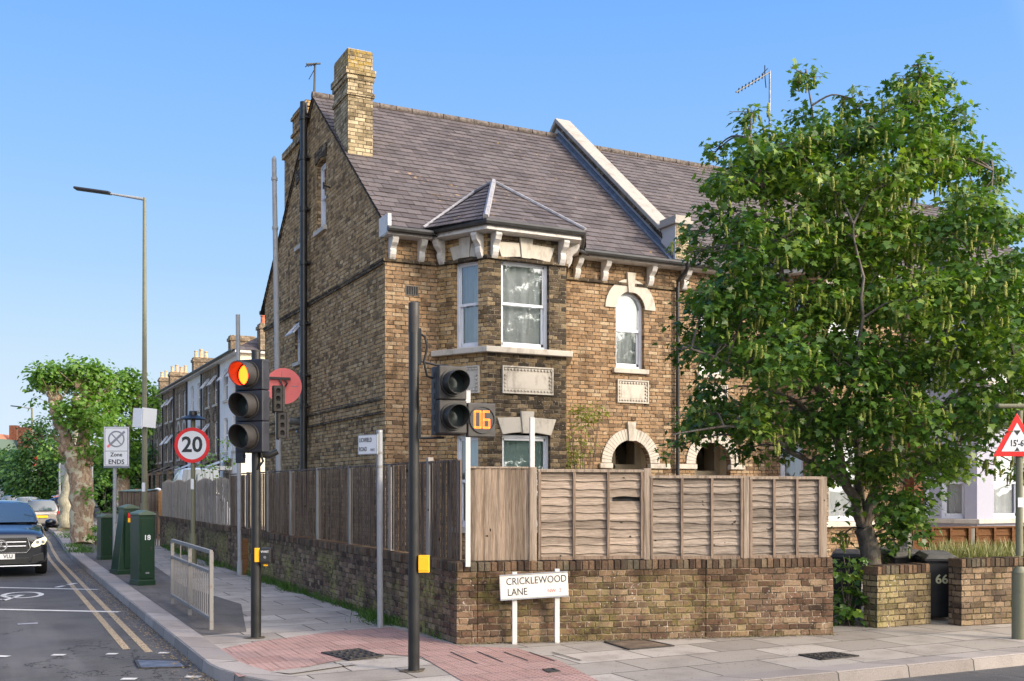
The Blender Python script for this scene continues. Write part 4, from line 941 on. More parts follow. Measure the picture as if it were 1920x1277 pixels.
# local x runs along +Y (away), outward normal is -X  -> use rz = 90 deg with mirrored depth
SF.rotation_euler = (0, 0, 0); SF.location = (-1.46, -6.70, 0)
ys = [0.0]
yy = [-6.83, -5.74, -4.34, -2.5, -.75, 1.0, 2.75, 4.6, 6.45]
MS = lambda y: T(0, y+6.70, 0, R(-90))
for i in range(len(yy)-1):
    L = yy[i+1]-yy[i]; top = 2.13 - .004*i + random.uniform(-.012, .012)
    Mx = T(0, yy[i+1]+6.70-.05, 0, R(-90))
    boards(Mx, L-.10, .97, top, M['board_dark'], SF, scallop=0, bw=.088)
    if i < 7: MB().box(-.024, .05, yy[i+1]+6.67, yy[i+1]+6.74, .95, top+.03+random.uniform(-.02, .03)).build('post', M['concrete'] if i in (1, 3, 5) else M['board_grey'], SF, bevel=.006)
MB().box(-.02, .03, 0, 13.1, 2.125, 2.15).build('capping_rail', M['board_dark'], SF)
SG = thing('side_fence', 'pale grey boarded fence with sagging tops further along the side street', 'fence', (-1.46, 6.50, 0))
for i in range(5):
    L = 2.05; Mx = T(0, (i+1)*L-.05, 0, R(-90)); boards(Mx, L-.10, .93-.05*(i % 2), 2.02, M['board_grey'], SG, scallop=.055)
    MB().box(-.04, .05, (i+1)*L-.05, (i+1)*L+.05, .9, 2.0).build('post', M['concrete'], SG, bevel=.006)
# front fence on the front wall
FF = thing('front_fence', 'tan timber fence of one boarded and three lapped panels on the front wall', 'fence', W0+FN*.13, FANG)
def fx(u):      # distance along the front wall for a photo column
    r = (u-960)/F; c = W0+FN*.13-CAM; X0 = c.dot(RT); Y0 = c.dot(FW); dx = FWD.dot(RT); dy = FWD.dot(FW)
    return (r*Y0-X0)/(dx-r*dy)
xa, xb, xc, xd, xe = fx(881), fx(998), fx(1212), fx(1398), fx(1541)
boards(T(xa, 0, 0), xb-xa-.04, .96, 2.05, M['board_tan'], FF, bw=.118, jag=.004)
MB().box(xa, xb-.05, -.035, .02, 2.045, 2.065).build('capping_rail', M['post_wood'], FF)
def lap(x0, x1, z0, z1, mat, nb, seed, missing=None):
    w = x1-x0; b = MB(T(x0, 0, 0)); rn = random.Random(seed); rows = 11; hgt = (z1-z0)/rows
    for r in range(rows):
        n = 30; ph = rn.uniform(0, 6); ph2 = rn.uniform(0, 6); vs = []; amp = rn.uniform(.003, .014)
        for k in range(n+1):
            x = w*k/n; lowr = z0+hgt*r - .03 + amp*math.sin(x*5+ph)+.006*math.sin(x*17+ph2); top = z0+hgt*(r+1)+.012
            if r == 0: lowr = z0
            bow = .006*math.sin(x*3.7+ph2)
            vs += [(x, -.036+bow*.5, lowr), (x, -.004, top), (x, -.022+bow*.5, lowr)]
        fs = []
        for k in range(n):
            if missing and missing[0] == r and missing[1] <= k/n < missing[2]: 
                continue
            a, c = 3*k, 3*(k+1); fs += [(a, c, c+1, a+1), (a+2, c+2, c, a)]
        b.add(vs, fs)
    pn = b.build('lap_panel', mat, FF)
    for k in range(nb+1):
        x = x0+.02+(w-.04)*k/nb; MB().box(x-.017, x+.017, -.058, -.030, z0, z1-.02).build('batten', M['batten'], pn, bevel=.003)
    MB().box(x0, x1, -.06, .02, z1-.025, z1+.008).build('top_rail', M['post_wood'], pn, bevel=.003)
    MB().box(x0, x1, -.05, -.02, z0-.01, z0+.03).build('gravel_board', M['batten'], pn)
    return pn
lp = lap(xb+.06, xc-.05, .97, 2.025, M['lap_tan'], 3, 1, missing=(7, .68, .98))
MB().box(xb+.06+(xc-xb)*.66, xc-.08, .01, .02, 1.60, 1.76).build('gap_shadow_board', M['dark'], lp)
lap(xc+.03, xd-.05, .955, 1.955, M['lap_grey'], 3, 2); lap(xd+.03, xe-.03, .955, 1.945, M['lap_grey'], 3, 3)
for x, z in ((xb, 2.06), (xc, 2.05), (xd, 1.96), (xe, 1.955)): MB().box(x-.045, x+.045, -.05, .04, .94, z).build('post', M['post_wood'], FF, bevel=.006)
for u, z0, z1, la in ((877, .90, zat(735, 12.15), 'tall white timber post at the corner where the two fences meet'), (998.5, 1.2, zat(784, 12.4), 'shorter white timber post rising behind the first lapped panel')):
    p = W0+FWD*fx(u)+FN*.16 if u > 900 else AT(877, HOR, 12.13)
    t = thing('white_post', la, 'post', (p.x, p.y, z0), FANG); MB().box(-.028, .028, -.028, .028, 0, z1-z0).build('shaft', M['white_paint_post'], t, bevel=.004)
    MB().box(-.03, .03, -.03, .03, z1-z0, z1-z0+.012).build('cap', M['white_paint_post'], t, bevel=.003)
# brown fence in front of the pale house
BF = thing('garden_fence', 'low reddish brown fence in front of the pale painted house', 'fence', AT(1700, HOR, 17.2)-Vector((0, 0, HC)), R(24)-R(24))
pA = AT(1702, HOR, 17.0); pB = AT(1935, HOR, 17.6); BF.location = (pA.x, pA.y, 0); dd = pB-pA; BF.rotation_euler = (0, 0, math.atan2(dd.y, dd.x)); L = dd.length
for k in range(2):
    b = MB(); x0 = k*L/2+.04; x1 = (k+1)*L/2-.04
    for r in range(8): b.add([(x0, -.03, .25+r*.115-.02), (x1, -.03, .25+r*.115-.02), (x1, -.005, .25+(r+1)*.115), (x0, -.005, .25+(r+1)*.115)], [(0,1,2,3)])
    o = b.build('lap_panel', M['lap_brown'], BF)
    for q in range(4): xx = x0+.03+(x1-x0-.06)*q/3; MB().box(xx-.02, xx+.02, -.06, -.03, .2, 1.16).build('batten', M['lap_brown'], o)
for k in range(3): MB().box(k*L/2-.04, k*L/2+.04, -.05, .04, 0, 1.19).build('post', M['board_grey'], BF, bevel=.006)
MB().box(0, L, -.06, .02, 1.16, 1.185).build('top_rail', M['lap_brown'], BF)
# ------------------------------------------------------------ street furniture
VA = math.atan2(-.4463, .8949)      # an object with this turn faces the camera squarely
def hood(b, cx, cz, y, r=.15, l=.22, lb=.09, mi=0, n=28):
    vs = []; fs = []
    for k in range(n):
        t = 2*math.pi*k/n; u_ = (1+math.cos(t))/2; L = lb+(l-lb)*u_**.8
        for rr_ in (r, r-.008):
            vs += [(cx+rr_*math.sin(t), y, cz+rr_*math.cos(t)), (cx+rr_*math.sin(t)*.97, y-L, cz+rr_*math.cos(t)*.97)]
    for k in range(n):
        a, c = 4*k, 4*((k+1) % n); fs += [(a, a+1, c+1, c), (a+2, c+2, c+3, a+3), (a+1, a+3, c+3, c+1)]
    b.add(vs, fs, mi)
def disc(b, cx, cz, y, r, n=28, mi=0, dome=0.):
    o = [(cx+r*math.cos(2*math.pi*k/n), y, cz+r*math.sin(2*math.pi*k/n)) for k in range(n)]
    b.add([(cx, y-dome, cz)]+o, [(0, k+1, (k+1) % n+1) for k in range(n)], mi)
def rimring(b, cx, cz, y, r0, r1, d, n=28, mi=0):
    vs = []
    for k in range(n):
        t = 2*math.pi*k/n; c, s = math.cos(t), math.sin(t); vs += [(cx+r1*c, y, cz+r1*s), (cx+r1*c, y-d, cz+r1*s), (cx+r0*c, y-d, cz+r0*s), (cx+r0*c, y, cz+r0*s)]
    b.add(vs, [(4*k+i, 4*((k+1) % n)+i, 4*((k+1) % n)+i+1, 4*k+i+1) for k in range(n) for i in range(3)], mi)

# --- first signal: three aspects, red lit
p = G(480, 1196); t = thing('traffic_light', 'black three lamp traffic light showing red, left of the bare corner', 'traffic light', p)
D = 12.7; b = MB(); b.tube([(0, 0, 0), (0, 0, 1.02)], .062, 20); b.tube([(0, 0, 1.0), (0, 0, zat(659, D))], .054, 20); b.build('pole', M['signal_brown'] if 0 else M['signal_black'], t, smooth=40)
MB().cyl((0, 0), .057, zat(659, D)-.01, zat(659, D)+.01, 20).build('pole_cap', M['signal_brown'], t, smooth=40)
MB().add([(.13*math.cos(a*.6)*random.uniform(.8, 1.3), .09*math.sin(a*.6)*random.uniform(.8, 1.3), .008) for a in range(10)], [tuple(range(10))]).build('footing', M['soil'], t)
hz = zat(678, D); pitch = .37; hw = .165; MH = T(-.02, -.06, 0, VA-R(24)); z0 = hz-3*pitch
hd = MB(MH); 
for k in range(3): hd.box(-hw, hw+.06, -.16, -.02, z0+k*pitch+.003, z0+(k+1)*pitch-.003)
hd.box(-hw+.02, hw, -.02, .04, z0, hz)
h_ = hd.build('signal_head', M['signal_navy'], t, bevel=.012)
for k, nm in enumerate(('green', 'amber', 'red')):
    zc = z0+(k+.5)*pitch; b = MB(MH); hood(b, .01, zc, -.16, .148, .215, .12); rimring(b, .01, zc, -.16, .148, .168, .02); b.build('visor', M['signal_brown'], h_, smooth=50)
    for a in (40, 140, 220, 320): pass
    b = MB(MH); disc(b, .01, zc, -.168, .125, dome=.02); b.build('lens', M['red_lens'] if k == 2 else M['lens_off'], h_, smooth=60)
b = MB(T(-.02, -.06, 0, VA-R(24))); b.box(-.30, -.17, .0, .03, z0-.12, hz-.20)
for k in range(11): b.box(-.185, -.165, -.03, .03, z0-.06+k*.085, z0-.02+k*.085)
b.build('louvre_panel', M['signal_navy'], t, bevel=.004)
def pedside(x, zb, n=3):
    Mx = T(x, .02, 0, VA+R(4)); b = MB(Mx); hh = .095*n+.03; hl = []
    for k in range(n):
        zc = zb+.06+k*.095; hl.append([(.035, zc-.028), (.085, zc-.028)]+arc(.06, zc+.006, .028, 0, 180, 6))
    b.panel([(0, zb), (.118, zb), (.118, zb+hh), (0, zb+hh)], hl, .05); b.box(0, .118, .05, .16, zb, zb+hh); b.box(.0, .012, .0, .05, zb, zb+hh); b.box(.106, .118, .0, .05, zb, zb+hh); b.box(.012, .106, .0, .05, zb+hh-.008, zb+hh)
    o = b.build('pedestrian_signal_side', M['signal_brown'], t)
    MB(Mx).box(-.02, .0, .02, .14, zb-.02, zb+hh).build('housing_back', M['signal_black'], o, bevel=.005); return o
pedside(.215, zat(770, D)); pedside(.265, zat(820, D))
b = MB(T(0, 0, 0, VA)); b.tube([(.05, .0, z0-.02), (.16, .0, z0-.03), (.26, .02, z0+.02)], .035, 8); b.tube([(.04, -.02, z0+.05), (.1, -.06, z0-.1), (.02, -.04, z0-.2)], .015, 6); b.build('bracket', M['signal_black'], t, smooth=50)
zb = zat(1053, D); Mb = T(0, 0, 0, VA); b = MB(Mb); b.box(.06, .20, -.09, .05, zb-.02, zb+.17); pb = b.build('push_button_box', M['signal_black'], t, bevel=.015)
MB(Mb).box(.0, .06, -.085, -.055, zb, zb+.17).build('button_side_panel', M['yellow'], pb, bevel=.006)
MB(Mb).box(.075, .185, -.098, -.09, zb+.01, zb+.15).build('instruction_plate', M['sign_black'], pb); text('WAIT', .038, Mb @ T(.13, -.1, zb+.125), M['sign_white'], pb)
b = MB(Mb); disc(b, .13, zb+.06, -.102, .018); b.build('button', M['chrome'], pb); MB(Mb).box(.10, .15, -.06, -.02, zb-.05, zb-.02).build('tactile_cone', M['yellow'], pb, bevel=.006)

# --- second signal: two aspects and a countdown
p = G(776, 1258); D = 10.37; t = thing('traffic_light', 'tall black pole with two dark lamps and an orange 06 countdown', 'traffic light', p)
top = zat(567, D); b = MB(); b.tube([(0, 0, 0), (0, 0, 1.15)], .057, 24); b.tube([(0, 0, 1.14), (0, 0, top-.30)], .052, 24); b.build('pole', M['signal_black'], t, smooth=40)
MB().lathe([(.054, top-.30), (.054, top-.01), (.045, top), (.0, top)], 24).build('pole_sleeve', M['signal_brown'], t, smooth=40)
MB().add([(.13*math.cos(a*.6)*random.uniform(.8, 1.5), .09*math.sin(a*.6)*random.uniform(.8, 1.3), .008) for a in range(10)], [tuple(range(10))]).build('footing', M['soil'], t)
MQ = T(0, 0, 0, VA) @ T((843-776)/F*D, .0, 0, R(24)); z1 = zat(688, D); z0 = zat(812, D)-.01; pt = (z1-z0)/2
b = MB(MQ)
for k in range(2): b.box(-.145, .145, -.10, .0, z0+k*pt+.002, z0+(k+1)*pt-.002)
hd = b.build('signal_head', M['signal_brown'], t, bevel=.012); b = MB(MQ); b.box(-.15, .12, .0, .12, z0-.01, z1)
for k in range(6): b.box(-.16, -.15, .015+.0, .05, z0+.03+k*.105, z0+.09+k*.105)
b.build('head_body', M['signal_navy'], hd, bevel=.006)
for k in range(2):
    zc = z0+(k+.5)*pt; b = MB(MQ); hood(b, .0, zc, -.10, .118, .19, .12); rimring(b, .0, zc, -.10, .118, .136, .02); b.build('visor', M['signal_black'], hd, smooth=50)
    b = MB(MQ); disc(b, 0, zc, -.105, .105, dome=.015); b.build('lens', M['lens_off'], hd, smooth=60)
MC = MQ @ T(.31, -.0, 0); b = MB(MC); b.box(-.155, .145, -.10, -.02, z0-.03, z0+.31); cb = b.build('countdown_unit', M['signal_brown'], t, bevel=.012)
b = MB(MC); rimring(b, 0, z0+.145, -.10, .125, .138, .014); disc(b, 0, z0+.145, -.103, .126); b.build('countdown_face', M['sign_black'], cb, smooth=50)
def seg7(b, x, z, w, h, segs):
    S = {'a': ((0,h),(w,h)), 'b': ((w,h),(w,h/2)), 'c': ((w,h/2),(w,0)), 'd': ((0,0),(w,0)), 'e': ((0,0),(0,h/2)), 'f': ((0,h/2),(0,h)), 'g': ((0,h/2),(w,h/2))}
    for s in segs:
        (a0, a1), (b0, b1) = S[s]; n = 6 if s in 'adg' else 7
        for off in (0, .012):
            for i in range(n+1):
                q = i/n; px = x+a0+(b0-a0)*q; pz = z+a1+(b1-a1)*q
                if s in 'adg': pz -= off-.006
                else: px -= off-.006
                disc(b, px, pz, -.108, .0052, 6)
b = MB(MC); seg7(b, -.085, z0+.065, .062, .16, 'abcdef'); seg7(b, .008, z0+.065, .062, .16, 'acdefg'); b.build('lit_digits', M['led'], cb)
b = MB(T(0, 0, 0, VA)); x2 = .25; b.box(.04, .075, -.03, .03, z1+.02, z1+.38); b.tube([(.05, 0, z1+.06), (x2-.02, .02, z1+.02), (x2+.1, .03, z1+.01)], .012, 6); b.tube([(.05, 0, z0-.04), (x2+.05, .02, z0-.035)], .014, 6); b.box(.04, .07, -.03, .03, z0-.05, z0+.2)
b.build('bracket', M['signal_black'], t)
MB(T(0, 0, 0, VA)).tube([(.06, 0, z1+.33), (.11, 0, z1+.30), (.135, 0, z1+.2), (.10, 0, z1+.05), (.13, 0, z1-.09), (.22, .02, z1-.12)], .012, 8).build('cable', M['rubber'], t, smooth=60)
zb = zat(1073, D); MB(T(0, 0, 0, VA)).box(.05, .155, -.06, .02, zb, zb+.17).box(.05, .15, -.066, -.06, zb+.02, zb+.15).build('push_button_box', M['yellow'], t, bevel=.012)

def posted(name, label, cat, u, D, parts=True): 
    return thing(name, label, cat, base(u, D), VA)
# --- street name posts
p = G(713, 1176); t = thing('street_sign', 'grey post with small white street name plate reading LICHFIELD ROAD', 'street sign', p, VA)
D = 13.66; zt = zat(808, D); MB().tube([(0,0,0), (-.01,0,zt)], .04, 16).build('post', M['grey_post'], t, smooth=40)
MB().cyl((-.01, 0), .044, zt-.02, zt+.012, 14).build('post_cap', M['galv'], t, smooth=40)
for z in (zt-.30, zt-.48): MB().cyl((-.01, 0), .046, z, z+.03, 14).build('clip', M['rail_paint'], t, smooth=40)
Mp = T(-.16, -.0, 0, R(-38)); za, zb_ = zat(851, D), zat(816, D); pl_ = MB(Mp).box(-.17, .17, -.008, .008, za, zb_).build('name_plate', M['sign_white'], t, bevel=.004)
b = MB(Mp)
for a in ((-.175, .175, za-.008, za), (-.175, .175, zb_, zb_+.008), (-.178, -.17, za, zb_), (.17, .178, za, zb_)): b.box(a[0], a[1], -.01, .01, a[2], a[3])
b.build('frame', M['galv'], pl_)
text('LICHFIELD', .082, Mp @ T(-.155, -.010, zb_-.065), M['sign_black'], pl_, sx=.62, align='LEFT'); text('ROAD', .082, Mp @ T(-.155, -.010, za+.06), M['sign_black'], pl_, sx=.62, align='LEFT'); text('NW2', .05, Mp @ T(.055, -.010, za+.05), M['sign_grey'], pl_, sx=.7, align='LEFT')
p = W0+FWD*((G(1007,1208)-W0).dot(FWD))-FN*.10; t = thing('street_sign', 'white street name board on two short posts reading CRICKLEWOOD LANE', 'street sign', p, FANG)
D = 12.0; Mp = T(0, -.03, 0) @ Matrix.Rotation(R(-2.6), 4, 'Y'); za, zb_ = zat(1124, D)+.005, zat(1080, D)+.01; wv = .405
o = MB(Mp).box(-wv, wv, -.012, .012, za, zb_).build('name_board', weathered('aged_sign_face', (.72,.68,.62), (.5,.42,.34), .5, 8, .45), t, bevel=.012)
b = MB(Mp); 
for a in ((-wv, wv, za-.012, za+.004), (-wv, wv, zb_-.002, zb_+.01)): b.box(a[0], a[1], -.02, .014, a[2], a[3])
b.build('board_edge', M['grey_post'], o, bevel=.003)
zm = (za+zb_)/2
text('CRICKLEWOOD', .118, Mp @ T(-wv+.075, -.0135, zm+.062), M['sign_black'], o, sx=.83, align='LEFT'); text('LANE', .118, Mp @ T(-wv+.085, -.0135, zm-.062), M['sign_black'], o, sx=.83, align='LEFT')
text('NW', .062, Mp @ T(.155, -.0135, zm-.07), M['faded_red'], o, align='LEFT', sx=.9); text('2', .062, Mp @ T(.29, -.0135, zm-.07), M['faded_red'], o, align='LEFT')
for x in (-.255, .25): MB().box(x-.028, x+.028, -.012, .03, -.02, zb_+.035+(.018 if x > 0 else -.012)).build('post', M['white_paint_post'], t, bevel=.004)

# --- guard rail
A0, A1 = G(323, 1132), G(396, 1181); dd = A1-A0; L = dd.length; t = thing('guard_rail', 'worn grey pedestrian guard rail on the asphalt by the kerb', 'railing', A0, math.atan2(dd.y, dd.x))
for x in (0, L/2, L): MB().box(x-.025, x+.025, -.025, .025, 0, 1.0).build('post', M['rail_paint'], t, bevel=.004)
for z, h in ((.97, .05), (.72, .04), (.12, .04)): MB().box(.0, L, -.02, .02, z, z+h).build('rail', M['rail_paint'], t, bevel=.004)
n = 22
for k in range(n):
    x = .05+(L-.1)*(k+.5)/n
    if abs(x-L/2) > .04: MB().tube([(x, 0, .15), (x, 0, .73)], .0085, 6).build('bar', M['rail_paint'], t)
MB().tube([(L*.25, 0, .75), (L*.25, 0, .98)], .0085, 6).build('bar', M['rail_paint'], t)

# --- cabinets
def cabinet(label, u0, u1, vt, vb, taper=0, D=None, dep=.42, turn=0, num=None, sticker=False):
    p = G((u0+u1)/2, vb); D = (p-CAM).dot(FW); wd = (u1-u0)/F*D; h = zat(vt, D); t = thing('utility_cabinet', label, 'cabinet', p, VA+turn, 'green utility cabinets along the kerb')
    c, s = math.cos(turn), math.sin(abs(turn)); w_ = max(.3, (wd-dep*s)/c); w2 = w_/2; ht = h-.09
    tp = taper; b = MB(); b.add([(-w2, 0, 0), (w2, 0, 0), (w2, dep, 0), (-w2, dep, 0), (-w2+tp, tp*.5, ht), (w2-tp*.2, tp*.5, ht), (w2-tp*.2, dep-tp*.5, ht), (-w2+tp, dep-tp*.5, ht)], [(3,2,1,0),(4,5,6,7),(0,1,5,4),(1,2,6,5),(2,3,7,6),(3,0,4,7)])
    bd = b.build('body', M['cabinet'], t, bevel=.01)
    xo = tp*.4; MB(T(xo, tp*.5, 0)).prism([(-w2-.015+tp*.6, ht), (w2+.015-tp*.6, ht), (w2+.015-tp*.6, ht+.035), (0, ht+.09), (-w2-.015+tp*.6, ht+.035)], -.02, dep-tp+.02).build('lid', M['cabinet_top'], t, bevel=.006)
    MB().box(-w2-.012, w2+.012, -.012, dep+.012, -.02, .10).build('plinth', M['cabinet'], t, bevel=.008)
    q = MB(Matrix.Rotation(math.atan2(tp*.5, ht), 4, 'X') if tp else Matrix()); q.box(-w2+.03+tp*.7, w2-.03-tp*.2, -.012, -.0, .14, ht-.06); dr = q.build('door', M['cabinet'], t, bevel=.004)
    MB().box(w2-.09-tp*.2, w2-.06-tp*.2, -.022, -.008, ht*.5, ht*.5+.06).build('lock', M['iron'], dr)
    for z in (.3, ht-.25): MB().box(-w2+.02+tp*.7, -w2+.04+tp*.7, -.02, -.008, z, z+.08).build('hinge', M['cabinet'], dr)
    if num: text(num, .13, T(.0, -.0145, ht-.42), M['sign_white'], t, name='number', bold=.003); MB().box(-.03, .04, -.0145, -.011, .22, .25).build('label_plate', M['sign_grey'], t)
    if sticker: 
        MB(Matrix.Rotation(math.atan2(tp*.5, ht), 4, 'X')).box(-.06, .09, -.018, -.013, ht-.19, ht-.08).build('sticker', M['sign_red'], t); MB(Matrix.Rotation(math.atan2(tp*.5, ht), 4, 'X')).box(-.06, .09, -.018, -.013, ht-.28, ht-.192).build('sticker_base', M['yellow'], t)
    return t
cabinet('green cabinet numbered 18, nearest to the guard rail', 250, 301, 957, 1098, turn=R(40), num='18', dep=.45)
cabinet('tall tapering green cabinet with a red and yellow sticker, middle of the three', 212, 274, 946, 1077, taper=.16, turn=R(38), sticker=True, dep=.5)
cabinet('smallest plain green cabinet, farthest along the kerb behind the grey sign pole', 188, 214, 964, 1050, turn=R(35), dep=.42)

# --- speed limit sign on its olive lamp post
D = 24.6; t = posted('speed_limit_sign', 'round red ringed 20 speed limit sign on olive post with hooded lamp', 'road sign', 362, D)
MB().tube([(0,0,0), (0,0,zat(780, D))], .055, 14).build('post', M['olive'], t, smooth=40)
MB().cyl((0, 0), .085, 0, .75, 14).build('post_base', M['olive'], t, smooth=40)
MB().cyl((0, 0), .062, zat(1002, D)-.3, zat(1002, D)-.14, 12).build('sticker_band', M['galv'], t, smooth=40)
zc = zat(835, D); r = .415; b = MB(); disc(b, 0, zc, -.075, r, 48); b.tube([(0, -.07, zc), (0, -.06, zc)], [r, r], 48); dk = b.build('sign_disc', M['sign_red'], t)
b = MB(); disc(b, 0, zc, -.078, r*.80, 48); b.build('white_field', M['sign_white'], dk); text('20', .50, T(0, -.080, zc-.0), M['sign_black'], dk, name='numeral', bold=.012, sx=.98)
b = MB(); b.lathe([(.32, zat(786, D)), (.10, zat(778, D)+.0), (.09, zat(771, D)), (0, zat(770, D))], 16); b.build('lamp_hood', M['signal_black'], t, smooth=30)
b = MB(); disc(b, -.75/2, 0, 0, .0, 3) if 0 else None
MB().tube([(0, -.05, zat(786, D)), (0, -.2, zat(784, D))], .03, 8).build('lamp_arm', M['signal_black'], t)
MB().box(-.035, .035, -.062, -.055, zat(916, D)-.02, zat(898, D)).build('label', M['sign_white'], t)
# --- zone ends sign
p = G(214.5, 1053); D = (p-CAM).dot(FW); t = thing('zone_sign', 'rectangular Zone ENDS plate with grey crossed circle on grey pole', 'road sign', p, VA)
MB().tube([(0,0,0), (.015,0,zat(797, D))], .045, 12).build('post', M['grey_post'], t, smooth=40)
x0, x1 = (197-214.5)/F*D, (243-214.5)/F*D; zb_, zt = zat(874, D), zat(801, D); o = MB().box(x0-.02, x1+.02, -.06, -.05, zb_-.05, zt+.01).build('backing_board', M['sign_back'], t, bevel=.004)
MB().box(x0, x1, -.066, -.06, zb_, zt).build('plate', M['sign_white'], o)
zs = zat(846, D); b = MB()
for a in ((x0+.02, x1-.02, zt-.03, zt-.02), (x0+.02, x1-.02, zb_+.02, zb_+.03), (x0+.02, x0+.03, zb_+.03, zt-.03), (x1-.03, x1-.02, zb_+.03, zt-.03), (x0+.03, x1-.03, zs-.005, zs+.005)): b.box(a[0], a[1], -.069, -.066, a[2], a[3])
b.build('border', M['sign_black'], o)
xc_, zc = (x0+x1)/2, (zt+zs)/2; rr0 = .205; b = MB(); rimring(b, xc_, zc, -.066, rr0-.035, rr0, .004, 40)
b.cbox((xc_, -.068, zc), (.03, .003, 2*rr0-.04), Matrix.Rotation(R(-42), 3, 'Y')); b.build('crossed_circle', M['sign_grey'], o)
MB().cbox((xc_, -.071, zc), (.055, .002, .56), Matrix.Rotation(R(48), 3, 'Y')).build('cancel_bar', M['sign_grey'], o); MB().cbox((xc_-.19, -.0725, zc-.17), (.055, .002, .08), Matrix.Rotation(R(48), 3, 'Y')).build('red_tip', M['faded_red'], o)
text('Zone', .135, T(xc_, -.0675, zs-.09), M['sign_black'], o, bold=.003); text('ENDS', .16, T(xc_, -.0675, zb_+.10), M['sign_black'], o, bold=.003)
# --- tall street lamp with boards
def lamp(label, u, D, vt, arm_u, arm_v, cat='street lamp', boards_=False, r=.075):
    t = thing('street_lamp', label, cat, base(u, D), VA, 'street lamps'); zt = zat(vt, D); ax = (arm_u-u)/F*D; az = zat(arm_v, D)
    MB().tube([(0,0,0), (0,0,1.4)], r*1.45, 14).build('base_compartment', M['olive'], t, smooth=40)
    MB().tube([(0,0,1.38), (0,0,zt)], [r*1.05, r*.62], 14).build('column', M['olive'], t, smooth=40)
    MB().tube([(0, 0, zt-.04), (ax*.55, 0, zt+(az-zt)*.5)], [r*.6, r*.35], 10).build('arm', M['grey_post'], t, smooth=40)
    Ma = T(ax*.5, 0, zt+(az-zt)*.5) @ Matrix.Rotation(math.atan2(-(az-zt)*.5, -ax*.5*-1)*1, 4, 'Y') if 0 else T(0,0,0)
    b = MB(); a = Vector((ax*.48, 0, zt+(az-zt)*.47)); e = Vector((ax, 0, az)); d = (e-a); b.cbox((a+e)/2, (d.length, .26, .07), Matrix.Rotation(-math.atan2(d.z, d.x), 3, 'Y')); ln_ = b.build('lantern', M['signal_navy'], t, bevel=.03)
    return t
t = lamp('tall olive street lamp behind the cabinets with two white boards strapped to it', 271, 29.5, 371, 140, 353)
for dx, ry, w_ in ((-.14, -28, .36), (.16, 25, .36)):
    zc = zat(784, 29.5); MB(T(dx, -.11, zc, R(ry)) @ Matrix.Rotation(R(5), 4, 'Y')).box(-.2, .2, -.01, .01, -.27, .27).build('board', M['sign_white'], t, bevel=.003)
MB().box(-.045, .045, -.085, -.07, zat(905, 29.5)-.25, zat(905, 29.5)).build('label', M['sign_white'], t)
lamp('distant street lamp with a long arm above the bus stop flag', 60, 70, 765, 21, 761, r=.09)
# --- bare poles
p = G(449.5, 1078); t = thing('bare_pole', 'thin grey metal pole beside the mossy wall, left of the red signal', 'pole', p, VA); D = 21.9
MB().tube([(0,0,0), (-.04,0,zat(589, D))], .045, 12).build('shaft', M['grey_post'], t, smooth=40); MB().cyl((0, 0), .06, 0, .3, 12).build('sleeve', M['grey_post'], t, smooth=40)
MB().box(.05, .17, .02, .12, 0, .75).build('timber_stub', M['lap_brown'], t)
q = Vector((-.80, 4.43, 0)); t = thing('vent_pipe', 'very tall leaning grey pipe standing behind the side fence', 'pipe', q, VA); D = 22.6
zt = zat(300, D); xl = (513-525)/F*D; MB().tube([(0,0,0), (xl*.5,0,zt*.5), (xl, 0, zt)], [.07, .062, .05], 14).build('shaft', M['grey_post'], t, smooth=40)
for z in (zat(645, D), zat(430, D), zat(338, D)): MB().cyl((xl*z/zt, 0), .068, z, z+.06, 12).build('joint_collar', M['grey_post'], t, smooth=40)
MB().lathe([(.0, .10), (.03, .06), (.05, .03), (.05, 0)], 10).build('cap', M['grey_post'], t, smooth=40).location = (xl, 0, zt)
# round faded red disc on the vent pipe
D = 22.45; t = thing('round_sign', 'pinkish red disc sign with a dark bracket behind the red traffic light', 'road sign', AT(532, 724, D), VA+R(22)); b = MB(); disc(b, 0, 0, -.01, .385, 40); b.tube([(0, -.008, 0), (0, .0, 0)], [.385, .385], 40); dk = b.build('disc', M['faded_red'], t)
b = MB(); b.box(-.32, .13, -.09, -.04, .13, .18); b.tube([(.0, -.07, .13), (.06, -.09, .05), (.0, -.07, -.03), (-.06, -.07, -.02)], .018, 6); b.tube([(-.10, -.07, .13), (-.02, -.12, -.06), (-.06, -.12, -.22), (-.2, -.05, -.26)], .02, 6); b.build('bracket', M['signal_black'], t)
b = MB(); b.box(-.05, -.04, -.013, -.01, .2, .33); b.box(.16, .30, -.013, -.01, -.007, .007); b.build('mark', M['sign_grey'], dk)
# --- height warning sign on the right
D = 12.6; p = base(1911, D); t = thing('height_warning_sign', 'red triangular 15 ft 6 height warning sign on olive post at the right edge', 'road sign', p, VA)
MB().cyl((0, 0), .085, 0, zat(1073, D), 20).build('post_base', M['olive'], t, smooth=40); MB().lathe([(.085, zat(1073, D)), (.06, zat(1066, D)), (.04, zat(1062, D))], 20).build('shoulder', M['olive'], t, smooth=40)
MB().tube([(0, 0, 1.), (0, 0, zat(770, D))], .040, 16).build('post', M['olive'], t, smooth=40)
x0 = (1867-1913)/F*D; zb_, zt = zat(856, D), zat(775, D); hw_ = .285; y = -.055
def tri(b, k, y, mi=0):
    c = (zb_*2+zt)/3; P = [(-hw_*1.0, zb_), (hw_*1.0, zb_), (0, zt)]; P = [((px)*k-.055, c+(pz-c)*k) for px, pz in P]; b.prism(P, y-.004, y, mi)
b = MB(); tri(b, 1, y); tr_ = b.build('triangle_plate', M['sign_red'], t, bevel=.002); b = MB(); tri(b, .66, y-.005); b.build('white_field', M['sign_white'], tr_)
